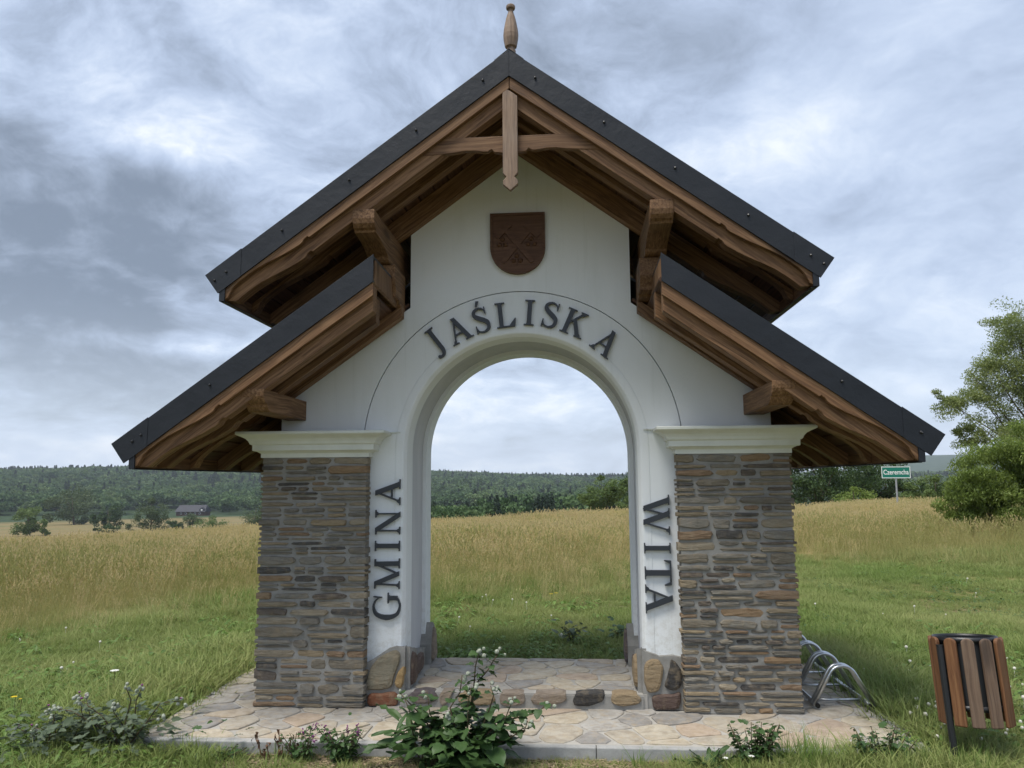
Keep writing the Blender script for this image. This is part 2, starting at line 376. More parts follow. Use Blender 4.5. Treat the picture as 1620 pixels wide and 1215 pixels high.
gx = CAMX + np.outer(rr_, np.sin(aa_)); gy = CAMY + np.outer(rr_, np.cos(aa_)); gz = H(gx, gy)
vs = np.stack([gx, gy, gz], -1).reshape(-1, 3)
fs = [(i*na+j, i*na+(j+1) % na, (i+1)*na+(j+1) % na, (i+1)*na+j) for i in range(nr-1) for j in range(na)]
m, g = mat('ground_meadow')
P = g.n('ShaderNodeNewGeometry').outputs['Position']
dd = g.vmath('DISTANCE', P, (CAMX, CAMY, 0.0))
a = g.noise(P, 1.2, 6, 0.6); b = g.noise(P, 14, 6, 0.7); cc = g.noise(P, 0.03, 5, 0.6)
soil = g.ramp(b, [(0.3, (0.085, 0.062, 0.042)), (0.55, (0.14, 0.105, 0.07)), (0.75, (0.22, 0.18, 0.125))])
lawn = g.ramp(b, [(0.3, (0.06, 0.075, 0.025)), (0.7, (0.115, 0.13, 0.045))])
near = g.mix(g.ramp(a, [(0.45, 0.0), (0.6, 1.0)]), lawn, soil)
gold = g.ramp(g.noise(P, 0.35, 8, 0.7), [(0.3, (0.19, 0.15, 0.06)), (0.7, (0.30, 0.23, 0.105))])
far = g.ramp(g.noise(g.vmath('MULTIPLY', P, (0.012, 0.05, 0.0)), 1.0, 5, 0.6), [(0.3, (0.15, 0.125, 0.055)), (0.5, (0.20, 0.155, 0.074)), (0.68, (0.115, 0.125, 0.048))])
wood = g.ramp(g.noise(P, 0.05, 5), [(0.3, (0.022, 0.040, 0.018)), (0.7, (0.045, 0.07, 0.03))])
def step(v0, v1, d): return g.n('ShaderNodeMapRange', {'Value': d, 'From Min': v0, 'From Max': v1}).outputs[0]
col = g.mix(step(9, 15, dd), near, gold); col = g.mix(step(60, 140, dd), col, far)
col = g.mix(step(590, 640, g.math('ADD', dd, g.math('MULTIPLY', cc, 120))), col, wood)
finish(g, col, 0.95, b, 0.4, 0.02, 0.1)
ground = obj('ground', vs, fs, m, smooth=True); tag(ground, kind='structure')

# ------------------------------------------------------------------ paved base
slab = MB(); slab.box(-2.20, 2.20, -0.605, 1.38, -0.30, -0.004)
slab_o = slab.build('paved_base', GROUT); tag(slab_o, kind='structure')
def clip_poly(poly, nx, ny, c):
    out = []
    for i in range(len(poly)):
        p, q = poly[i], poly[(i+1) % len(poly)]
        a = nx*p[0]+ny*p[1]-c; b = nx*q[0]+ny*q[1]-c
        if a <= 0: out.append(p)
        if (a < 0) != (b < 0) and abs(a-b) > 1e-12:
            t = a/(a-b); out.append((p[0]+t*(q[0]-p[0]), p[1]+t*(q[1]-p[1])))
    return out
def voronoi(rect, dx, dy, jit, rng):
    x0, x1, y0, y1 = rect; pts = []
    ny = max(1, round((y1-y0)/dy)); nx = max(1, round((x1-x0)/dx))
    for j in range(ny):
        for i in range(nx):
            pts.append((x0+(i+0.5+(0.5*(j % 2)-0.25)+rng.uniform(-jit, jit))*(x1-x0)/nx, y0+(j+0.5+rng.uniform(-jit, jit))*(y1-y0)/ny))
    cells = []
    for i, p in enumerate(pts):
        poly = [(x0, y0), (x1, y0), (x1, y1), (x0, y1)]
        for k, q in enumerate(pts):
            if k == i or abs(p[0]-q[0]) > 3*dx or abs(p[1]-q[1]) > 3*dy: continue
            nx_, ny_ = q[0]-p[0], q[1]-p[1]; l = math.hypot(nx_, ny_)
            c = (nx_*(p[0]+q[0])+ny_*(p[1]+q[1]))/2
            poly = clip_poly(poly, nx_/l, ny_/l, c/l)
            if len(poly) < 3: break
        if len(poly) >= 3: cells.append(poly)
    return cells
def inset_round(poly, gap, rng, wob=0.15, its=1):
    cx = sum(p[0] for p in poly)/len(poly); cy = sum(p[1] for p in poly)/len(poly)
    n = len(poly); out = poly
    for i in range(n):
        p, q = poly[i], poly[(i+1) % n]; ex, ey = q[0]-p[0], q[1]-p[1]; l = math.hypot(ex, ey)
        if l < 1e-6: continue
        nx_, ny_ = ey/l, -ex/l
        if nx_*(cx-p[0])+ny_*(cy-p[1]) > 0: nx_, ny_ = -nx_, -ny_
        out = clip_poly(out, nx_, ny_, nx_*p[0]+ny_*p[1]-gap*rng.uniform(0.6, 1.5))
        if len(out) < 3: return []
    for _ in range(its):
        o2 = []
        for i in range(len(out)):
            p, q = out[i], out[(i+1) % len(out)]
            a = rng.uniform(0.10, 0.32)
            o2.append((p[0]+(q[0]-p[0])*a, p[1]+(q[1]-p[1])*a)); o2.append((q[0]+(p[0]-q[0])*a, q[1]+(p[1]-q[1])*a))
        out = o2
    return [(x+rng.uniform(-1, 1)*gap*wob, y+rng.uniform(-1, 1)*gap*wob) for x, y in out]
def flat_stone(name, poly, ztop, zbot, parent, m, rng):
    n = len(poly); cx = sum(p[0] for p in poly)/n; cy = sum(p[1] for p in poly)/n
    tl = rng.uniform(-0.012, 0.012, 2)
    f = lambda x, y: (x-cx)*tl[0]+(y-cy)*tl[1]
    v = [(x, y, zbot) for x, y in poly]+[(x, y, ztop-0.004+f(x, y)) for x, y in poly]+[(cx+(x-cx)*0.95, cy+(y-cy)*0.95, ztop+f(x, y)) for x, y in poly]
    fs = [(i, (i+1) % n, n+(i+1) % n, n+i) for i in range(n)]+[(n+i, n+(i+1) % n, 2*n+(i+1) % n, 2*n+i) for i in range(n)]+[tuple(range(2*n, 3*n))]
    return obj(name, v, fs, m, parent)
rg = np.random.default_rng(21)
PIERS = [(-1.75, -1.0), (1.0, 1.75)]
for poly in voronoi((-2.195, 2.195, -0.60, 1.375), 0.275, 0.175, 0.52, rg):
    cx = sum(p[0] for p in poly)/len(poly); cy = sum(p[1] for p in poly)/len(poly)
    if cy > 0.1 and abs(cx) < 1.66 and cy < 1.0: continue      # under the gate
    q = inset_round(poly, 0.0075, rg)
    if len(q) < 3: continue
    flat_stone('paving_stone', q, 0.004+rg.uniform(-0.001, 0.0025), -0.03, slab_o, PAVE, rg)
# kerb pieces round the base
def kerb_run(x0, y0, x1, y1, n):
    L = math.hypot(x1-x0, y1-y0); ang = math.atan2(y1-y0, x1-x0)
    for i in range(n):
        a, b = i*L/n+0.0015, (i+1)*L/n-0.0015
        k = MB(); k.box(0, b-a, -0.0, 0.05, -0.30, -0.002)
        o = k.build('kerb_stone', KERB, slab_o, bevel=0.006)
        o.location = (x0+math.cos(ang)*a, y0+math.sin(ang)*a, 0.0); o.rotation_euler = (0, 0, ang)
kerb_run(-2.255, -0.655, 2.255, -0.655, 5)
kerb_run(2.255, -0.603, 2.255, 1.43, 2); kerb_run(-2.205, 1.43, -2.205, -0.603, 2)
kerb_run(2.203, 1.38, -2.203, 1.38, 5) if False else kerb_run(-2.203, 1.385, 2.203, 1.385, 5)

# ------------------------------------------------------------------ the gate
GATE = empty('gateway', (0, 0, 0), 'white arched gateway with rubble stone piers and two-tiered dark metal roof on carved timber', 'gateway')
SL = 0.7375; CA = math.cos(math.atan(SL)); SA = math.sin(math.atan(SL)); ANG = math.atan(SL)
ZU = lambda x: 4.075-SL*abs(x)
SLL = 0.715; ZL = lambda x: 3.398-SLL*abs(x)
YF, YB = -0.705, 1.78           # front and back verge
CZ, RA = 1.66, 0.80            # arch centre height, front radius

def arc(r, n=40, a0=0, a1=math.pi, cz=CZ): return [(r*math.cos(a0+(a1-a0)*i/n), cz+r*math.sin(a0+(a1-a0)*i/n)) for i in range(n+1)]
def arch_wall(name, outer_half, r, y0, y1, m, foot=0.0, smooth=False):
    """slab with an arch-shaped hole: outer_half = right half outline (x,z) from foot to apex"""
    mb = MB(); hole = [(r, foot)]+arc(r, 48)+[(-r, foot)]
    half = [p for p in hole if p[0] >= -1e-6]            # foot -> crown (right side)
    right = [(outer_half[0][0], foot)]+outer_half[1:]
    def cap(sgn, y):
        # right half polygon: outer up, then arch down
        return [(sgn*x, y, z) for x, z in right]+[(sgn*x, y, z) for x, z in half[::-1]]
    for sgn in (1, -1):
        for y, fl in ((y0, sgn == 1), (y1, sgn == -1)):
            c = cap(sgn, y); c = c if fl else c[::-1]; mb.add(c, [tuple(range(len(c)))])
        for i in range(len(right)-1):
            a, b = right[i], right[i+1]; q = [(sgn*a[0], y0, a[1]), (sgn*a[0], y1, a[1]), (sgn*b[0], y1, b[1]), (sgn*b[0], y0, b[1])]
            mb.add(q if sgn == 1 else q[::-1], [(0, 1, 2, 3)])
    for i in range(len(hole)-1):
        a, b = hole[i], hole[i+1]
        mb.add([(a[0], y0, a[1]), (b[0], y0, b[1]), (b[0], y1, b[1]), (a[0], y1, a[1])], [(0, 1, 2, 3)])
    return mb.build(name, m, GATE)
outer = [(1.665, 0), (1.665, ZL(1.665)-0.19), (0.765, ZL(0.765)-0.19), (0.765, ZU(0.765)-0.19), (0.0, ZU(0)-0.19)]
WALL_Y0, WALL_Y1 = 0.10, 1.05
# front ring of the wall, recessed middle, back ring: a stepped reveal
arch_wall('wall', outer, 0.785, WALL_Y0+0.030, 0.32, PLASTER)
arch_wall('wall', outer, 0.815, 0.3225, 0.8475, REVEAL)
arch_wall('wall', outer, 0.785, 0.85, WALL_Y1, PLASTER)
# facing layer, set a little proud, with the splayed edge and the scribed arc line
def ring_face():
    mb = MB(); n = 64
    R_OUT = 1.085; ZC2 = 1.673
    # facing split by a thin groove along the arc r=1.085: inner field and outer field
    def fld(sgn):
        inn = [(RA+0.022, 0.0)]+[(x, z) for x, z in arc(RA+0.022, n) if x >= -1e-6]
        jo = [(1.06, 0.0), (1.06, 1.70)]+[(x, z) for x, z in arc(R_OUT-0.0035, n, cz=ZC2) if x >= -1e-6 and z > 1.72]
        p = jo+inn[::-1]; return [(sgn*x, z) for x, z in p]
    def fld2(sgn):
        jo = [(1.0665, 0.0), (1.0665, 1.70)]+[(x, z) for x, z in arc(R_OUT+0.0035, n, cz=ZC2) if x >= -1e-6 and z > 1.72]
        p = [(1.665, 0.0), (1.665, ZL(1.665)-0.19), (0.765, ZL(0.765)-0.19), (0.765, ZU(0.765)-0.19), (0.0, ZU(0)-0.19)]+jo[::-1]
        return [(sgn*x, z) for x, z in p]
    for sgn in (1, -1):
        mb.prism(fld(sgn), WALL_Y0, WALL_Y0+0.03); mb.prism(fld2(sgn), WALL_Y0, WALL_Y0+0.03)
    return mb.build('wall_facing', PLASTER, GATE)
ring_face()
# splayed archivolt edge: sweep of a small profile round the opening
def sweep_arch(name, prof, m, n=48, foot=0.0):
    path = [(1, 0, foot)]+[(math.cos(a), math.sin(a), None) for a in np.linspace(0, math.pi, n+1)]+[(-1, 0, foot)]
    vs = []; k = len(prof)
    for cx_, sz_, ft in path:
        for r, y in prof:
            vs.append((r*cx_, y, ft if ft is not None else CZ+r*sz_))
    fs = [(i*k+j, i*k+j+1, (i+1)*k+j+1, (i+1)*k+j) for i in range(len(path)-1) for j in range(k-1)]
    return obj(name, vs, fs, m, GATE, smooth=False)
sweep_arch('arch_moulding', [(0.862, 0.0995), (0.857, 0.0972), (0.848, 0.0965), (0.816, 0.0965), (0.806, 0.0975), (0.799, 0.104), (0.7835, 0.130), (0.7835, 0.135)], PLASTER)

# ---- stone piers
def rubble(width, height, rng, row=(0.032, 0.086), wid=(0.080, 0.26)):
    cells = []; z = 0.004
    while z < height-0.02:
        h = rng.uniform(*row)
        if height-(z+h) < 0.03: h = height-z
        x = 0.0
        while x < width-0.02:
            w = rng.uniform(*wid)*(0.75+0.5*h/0.08)
            if width-(x+w) < 0.075: w = width-x
            if h > 0.058 and rng.random() < 0.55:
                s = rng.uniform(0.42, 0.58); cells.append((x, x+w, z, z+h*s)); 
                if rng.random() < 0.35 and w > 0.15: k = rng.uniform(0.4, 0.6); cells += [(x, x+w*k, z+h*s, z+h), (x+w*k, x+w, z+h*s, z+h)]
                else: cells.append((x, x+w, z+h*s, z+h))
            else: cells.append((x, x+w, z, z+h))
            x += w
        z += h
    return cells
def rubble_stone(u0, u1, z0, z1, rng, edge_l, edge_r, dep=0.07):
    """one rounded rubble stone, local frame: u right, y depth (front towards -y), z up"""
    g_ = 0.0065
    a0 = u0-(rng.uniform(0.0, 0.016) if edge_l else -g_*rng.uniform(0.6, 1.7)); a1 = u1+(rng.uniform(0.0, 0.016) if edge_r else -g_*rng.uniform(0.6, 1.7))
    b0 = z0+g_*rng.uniform(0.35, 1.2); b1 = z1-g_*rng.uniform(0.35, 1.2)
    cu, cz = (a0+a1)/2, (b0+b1)/2; hu, hz = (a1-a0)/2, (b1-b0)/2
    n = 12; pts = []; ex = rng.uniform(3.2, 11); sk = rng.uniform(-0.22, 0.22)
    wedge = rng.uniform(-0.28, 0.28) if hu > 0.05 else 0
    for i in range(n):
        t = 2*math.pi*(i+0.5)/n; c, s = math.cos(t), math.sin(t)
        q = (abs(c)**ex+abs(s)**ex)**(-1/ex)
        u = c*q*(1+rng.uniform(-0.09, 0.03)); w = s*q*(1+rng.uniform(-0.22, 0.08))
        if w > 0: w *= 1-max(0, wedge*u)
        else: w *= 1-max(0, -wedge*u)
        if edge_l and u < -0.7: u = -1
        if edge_r and u > 0.7: u = 1
        pts.append((cu+hu*u, cz+hz*(w+sk*u*0.3)))
    pr = rng.uniform(0.006, 0.026)
    v = [(x, dep, z) for x, z in pts]+[(x, -pr*0.35, z) for x, z in pts]
    k = 0.86; v += [(cu+(x-cu)*(1-(1-k)*min(1, 0.05/hu)), -pr+rng.uniform(-0.003, 0.003), cz+(z-cz)*k) for x, z in pts]
    v.append((cu+hu*rng.uniform(-.3, .3), -pr-0.003, cz))
    fs = [(i, (i+1) % n, n+(i+1) % n, n+i) for i in range(n)]+[(n+i, n+(i+1) % n, 2*n+(i+1) % n, 2*n+i) for i in range(n)]
    fs += [(2*n+i, 2*n+(i+1) % n, 3*n) for i in range(n)]
    return v, fs
for px0, px1 in ((-1.748, -1.028), (1.028, 1.748)):
    core = MB(); core.box(px0+0.006, px1-0.006, -0.0035, 1.15, 0.0, 1.632)
    pier = core.build('stone_pier', MORTAR, GATE)
    rg = np.random.default_rng(5 if px0 < 0 else 11)
    wd = px1-px0
    for (a, b, z0, z1) in rubble(wd, 1.622, rg):
        v, f = rubble_stone(a, b, z0, z1, rg, a < 0.001, b > wd-0.001)
        v = [(px0+x, y, z) for x, y, z in v]
        obj('stone', v, f, STONE, pier)
    # the outer flank and the thin inner flank, joined
    fl = MB(); sgn = -1 if px0 < 0 else 1; xo = px0 if px0 < 0 else px1
    for (a, b, z0, z1) in rubble(1.10, 1.622, rg):
        v, f = rubble_stone(a, b, z0, z1, rg, False, False, 0.04)
        fl.add([(xo+sgn*(-y), 0.055+(x if sgn > 0 else x), z) for x, y, z in v], f if sgn > 0 else [t[::-1] for t in f])
    o = fl.build('flank_stonework', STONE, pier); tag(o, kind='stuff')

# ---- cornices on the piers: moulding swept round three sides
def cornice(xa, xb):
    prof = [(0.0, 1.62), (0.012, 1.62), (0.012, 1.648), (0.016, 1.650), (0.022, 1.655), (0.036, 1.662), (0.052, 1.665), (0.056, 1.668), (0.056, 1.703), (0.060, 1.705), (0.066, 1.708), (0.070, 1.712),
            (0.076, 1.728), (0.090, 1.745), (0.112, 1.758), (0.132, 1.767), (0.142, 1.774), (0.142, 1.789), (0.136, 1.793), (0.0, 1.800)]
    vs = []; k = len(prof)
    for e, z in prof: pass
    for c in range(4):
        for e, z in prof:
            vs.append(((xa-e, 1.03, z), (xa-e, -e, z), (xb+e, -e, z), (xb+e, WALL_Y0-0.002 , z))[c])
    fs = [(c*k+j+1, c*k+j, (c+1)*k+j, (c+1)*k+j+1) for c in range(3) for j in range(k-1)]
    if xb < 0: pass
    o = obj('cornice', vs, fs, CORNICE, GATE); return o
cornice(-1.748, -1.028)
def cornice_r():
    o = cornice(-1.748, -1.028); me = o.data
    for v in me.vertices: v.co.x = -v.co.x
    me.flip_normals()
cornice_r()
for s in (-1, 1):
    mb = MB(); x0, x1 = sorted((s*0.825, s*0.90)); mb.box(x0, x1, 0.086, 0.099, 1.786, 1.793)
    mb.build('cornice_flashing', CORNICE, GATE)

# ---- jamb bases: mortar with set boulders
def slab_poly(name, poly, y0, y1, m, parent, bulge=0.0, rng=None, smooth=False):
    n = len(poly); a = sum(poly[i][0]*poly[(i+1) % n][1]-poly[(i+1) % n][0]*poly[i][1] for i in range(n))
    if a < 0: poly = poly[::-1]
    if bulge:
        dense = []
        for i in range(n):
            p, q = poly[i], poly[(i+1) % n]
            for t in (0.2, 0.8): dense.append((p[0]+(q[0]-p[0])*t+rng.uniform(-.002, .002), p[1]+(q[1]-p[1])*t+rng.uniform(-.002, .002)))
        poly = dense; n = len(poly)
        cx = sum(p[0] for p in poly)/n; cz = sum(p[1] for p in poly)/n
        v = [(x, y1, z) for x, z in poly]+[(x, y0+bulge*0.7, z) for x, z in poly]
        for k, d in ((0.93, 0.25), (0.72, 0.04)):
            v += [(cx+(x-cx)*k, y0+bulge*d+rng.uniform(-.002, .002), cz+(z-cz)*k) for x, z in poly]
        fs = [(i, (i+1) % n, (r+1)*n+(i+1) % n, (r+1)*n+i) if r == 0 else (r*n+i, r*n+(i+1) % n, (r+1)*n+(i+1) % n, (r+1)*n+i) for r in range(3) for i in range(n)]
        fs.append(tuple(range(3*n, 4*n)))
        return obj(name, v, fs, m, parent)
    mb = MB(); mb.prism(poly, y0, y1); return mb.build(name, m, parent)
rg = np.random.default_rng(3)
LB = [(-1.051, 0.262), (-1.009, 0.277), (-0.942, 0.32), (-0.88, 0.362), (-0.833, 0.375), (-0.786, 0.368), (-0.772, 0.373), (-0.772, 0.0), (-1.051, 0.0)]
RB = [(0.772, 0.378), (0.786, 0.361), (0.859, 0.339), (0.883, 0.327), (0.966, 0.334), (1.034, 0.32), (1.051, 0.322), (1.051, 0.0), (0.772, 0.0)]
def reveal_base(sgn, prof, x_in, m):
    """mortar facing along the reveal; prof = (y,z) top line"""
    v = []; n = len(prof)
    for x in (x_in, sgn*0.83):
        v += [(x, y, z) for y, z in prof]+[(x, y, 0.05) for y, z in prof]
    mb = MB(); fs = []
    for i in range(n-1):
        fs += [(i, i+1, n+i+1, n+i), (i, 2*n+i, 2*n+i+1, i+1)]
    fs += [(0, n, 3*n, 2*n), (n-1, 3*n-1, 4*n-1, 2*n-1)]
    mb.add(v, fs); return mb
BASES = []
for sgn, pl in ((-1, LB), (1, RB)):
    b = slab_poly('jamb_base', pl, 0.062, 0.12, MORTAR, GATE); BASES.append(b)
    k = reveal_base(sgn, [(0.10, 0.37), (0.18, 0.345), (0.26, 0.33), (0.32, 0.30)], sgn*0.745, MORTAR); k.build('mortar', MORTAR, b)
    k = reveal_base(sgn, [(0.325, 0.24), (0.42, 0.245), (0.52, 0.235), (0.62, 0.25), (0.80, 0.22)], sgn*0.775, MORTAR); k.build('mortar', MORTAR, b)
    k = reveal_base(sgn, [(0.80, 0.24), (0.86, 0.32), (0.90, 0.385), (0.96, 0.36), (1.02, 0.27), (1.07, 0.12)], sgn*0.735, MORTAR); k.build('mortar', MORTAR, b)
def stones(parent, L, y0, y1, bulge):
    for poly, m in L: slab_poly('stone', poly, y0, y1, m, parent, bulge, rg)
stones(BASES[0], [([(-1.04, 0.101), (-1.025, 0.16), (-0.996, 0.249), (-0.939, 0.309), (-0.861, 0.35), (-0.82, 0.353), (-0.801, 0.33), (-0.806, 0.271), (-0.839, 0.202), (-0.853, 0.118), (-0.936, 0.1)], ST_GREY),
                  ([(-0.838, 0.153), (-0.818, 0.212), (-0.777, 0.257), (-0.769, 0.232), (-0.776, 0.153), (-0.796, 0.111), (-0.827, 0.123)], ST_YEL)], 0.036, 0.10, 0.03)
stones(BASES[0], [([(-1.016, 0.055), (-1.001, 0.08), (-0.928, 0.08), (-0.882, 0.090), (-0.825, 0.089), (-0.812, 0.062), (-0.813, 0.012), (-0.844, 0.005), (-0.932, 0.004), (-0.999, 0.004), (-1.014, 0.016)], ST_RED)], 0.030, 0.10, 0.026)
stones(BASES[1], [([(0.782, 0.265), (0.798, 0.3), (0.84, 0.317), (0.881, 0.309), (0.907, 0.266), (0.902, 0.22), (0.885, 0.145), (0.863, 0.11), (0.804, 0.106), (0.785, 0.155), (0.783, 0.218)], ST_TAN),
                  ([(0.955, 0.315), (0.976, 0.304), (1.016, 0.255), (1.024, 0.187), (1.009, 0.141), (0.976, 0.12), (0.929, 0.128), (0.909, 0.151), (0.925, 0.197), (0.945, 0.255)], ST_DARK),
                  ([(0.826, 0.089), (0.897, 0.099), (0.956, 0.1), (1.009, 0.115), (1.013, 0.063), (0.994, 0.012), (0.964, 0.004), (0.894, 0.004), (0.835, 0.004)], ST_BROWN)], 0.036, 0.10, 0.03)
def side_stone(parent, sgn, x, ylist, m, bulge=0.03):
    """boulder set in the reveal, facing the passage: ylist = (y,z) outline"""
    o = slab_poly('stone', ylist, 0.0, 0.06, m, parent, bulge, rg)
    # local (x=u, y=depth, z) -> world: u along +y, depth away from the passage
    M4 = Matrix(((0, sgn*1.0, 0, x), (1, 0, 0, 0), (0, 0, 1, 0), (0, 0, 0, 1)))
    o.matrix_local = M4
    if sgn < 0: pass
for sgn, b in ((-1, BASES[0]), (1, BASES[1])):
    side_stone(b, sgn, sgn*0.722, [(0.11, 0.12), (0.12, 0.27), (0.16, 0.33), (0.24, 0.30), (0.30, 0.24), (0.31, 0.13), (0.22, 0.105)], ST_BROWN if sgn < 0 else ST_TAN)
    side_stone(b, sgn, sgn*0.745, [(0.35, 0.11), (0.36, 0.225), (0.50, 0.232), (0.64, 0.225), (0.66, 0.11)], ST_BROWN)
    side_stone(b, sgn, sgn*0.712, [(0.83, 0.11), (0.84, 0.24), (0.89, 0.35), (0.94, 0.34), (0.98, 0.20), (1.00, 0.11)], ST_PINK if sgn < 0 else ST_VIO, 0.02)

# ---- raised floor of the passage with its riser of boulders
mb = MB(); mb.box(-0.80, 0.80, 0.055, 1.02, 0.0, 0.094); FLOOR = mb.build('raised_floor', GROUT, GATE)
rg = np.random.default_rng(77)
for poly in voronoi((-0.735, 0.735, 0.13, 1.015), 0.24, 0.145, 0.52, rg):
    q = inset_round(poly, 0.0075, rg)
    if len(q) > 2: flat_stone('paving_stone', q, 0.1015, 0.06, FLOOR, PAVE, rg)
mb = MB(); mb.box(-0.772, 0.772, 0.040, 0.054, 0.0, 0.085); mb.build('riser_mortar', MORTAR, FLOOR)
for poly, m in [([(-0.752, 0.072), (-0.708, 0.098), (-0.65, 0.106), (-0.582, 0.102), (-0.547, 0.08), (-0.557, 0.043), (-0.61, 0.028), (-0.708, 0.027)], ST_VIO),
                ([(-0.538, 0.08), (-0.514, 0.104), (-0.446, 0.106), (-0.455, 0.09), (-0.479, 0.034), (-0.513, 0.011), (-0.533, 0.034)], ST_PINK),
                ([(-0.42, 0.05), (-0.40, 0.095), (-0.30, 0.104), (-0.19, 0.10), (-0.17, 0.05), (-0.21, 0.02), (-0.38, 0.02)], ST_TAN),
                ([(-0.146, 0.078), (-0.13, 0.10), (0.0, 0.103), (0.017, 0.09), (0.018, 0.044), (-0.022, 0.022), (-0.137, 0.019)], ST_PINK),
                ([(0.054, 0.063), (0.083, 0.099), (0.188, 0.107), (0.278, 0.104), (0.287, 0.061), (0.234, 0.035), (0.073, 0.03)], ST_PINK),
                ([(0.325, 0.066), (0.349, 0.10), (0.472, 0.107), (0.533, 0.104), (0.517, 0.06), (0.451, 0.028), (0.333, 0.022)], ST_DARK),
                ([(0.565, 0.069), (0.575, 0.10), (0.641, 0.108), (0.725, 0.104), (0.765, 0.072), (0.741, 0.04), (0.62, 0.025), (0.573, 0.047)], ST_TAN)]:
    slab_poly('stone', poly, 0.024, 0.125, m, FLOOR, 0.014, rg)

# ---- coat of arms
ZS0, ZS1, XS = 2.876, 3.314, -0.007
hw = 0.192; shp = [(-hw, ZS1), (hw, ZS1)]+[(hw*math.cos(a), ZS0+0.19+0.19*math.sin(a)*1.0) for a in np.linspace(0, -math.pi, 25)]
shp = [(XS+x, z) for x, z in shp]
mb = MB(); mb.prism(shp, 0.072, 0.099); arms = mb.build('coat_of_arms', WOOD_DARK, GATE, bevel=0.003)
cxs, czs = XS, (ZS0+ZS1)/2
rim = MB(); n = len(shp); inn = [(cxs+(x-cxs)*0.90, czs+(z-czs)*0.915) for x, z in shp]
rv = [(x, 0.0635, z) for x, z in shp]+[(x, 0.0635, z) for x, z in inn]+[(x, 0.0735, z) for x, z in shp]+[(x, 0.0735, z) for x, z in inn]
rim.add(rv, [q for i in range(n) for j in [(i+1) % n] for q in ((i, n+i, n+j, j), (n+i, 3*n+i, 3*n+j, n+j), (i, j, 2*n+j, 2*n+i))])
rim.build('rim', WOOD_DARK, arms)
def bar(mb, x0, z0, x1, z1, w, y0, y1, rnd=True):
    dx, dz = x1-x0, z1-z0; l = math.hypot(dx, dz); ux, uz = dx/l, dz/l; nx_, nz_ = -uz, ux
    p = [(x0+nx_*w, z0+nz_*w), (x0-nx_*w, z0-nz_*w)]
    if rnd: p += [(x1+(math.cos(a)*ux+math.sin(a)*nx_)*w, z1+(math.cos(a)*uz+math.sin(a)*nz_)*w) for a in np.linspace(-math.pi/2, math.pi/2, 7)]
    else: p += [(x1-nx_*w, z1-nz_*w), (x1+nx_*w, z1+nz_*w)]
    mb.prism(p, y0, y1)
for s, y in ((1, 0.058), (-1, 0.061)):
    h_ = MB(); bar(h_, cxs-s*0.085, czs+0.095, cxs+s*0.095, czs-0.125, 0.016, y, 0.0715)
    bar(h_, cxs-s*0.145, czs+0.045, cxs-s*0.055, czs+0.135, 0.019, y-0.002, 0.0715, False)
    h_.build('hammer', WOOD_DARK, arms)
for fx, fz in ((-0.105, 0.005), (0.095, 0.005), (-0.005, -0.115)):
    fl = MB()
    for a in (90, 210, 330) if fz > -0.1 else (90, 200, 340):
        fl.sphere((cxs+fx+0.026*math.cos(R(a)), 0.0715, czs+fz+0.026*math.sin(R(a))), 0.017, 8, 6)
    fl.prism([(cxs+fx-0.008, czs+fz), (cxs+fx, czs+fz-0.045), (cxs+fx+0.008, czs+fz)], 0.064, 0.0725)
    fl.build('trefoil', WOOD_DARK, arms)

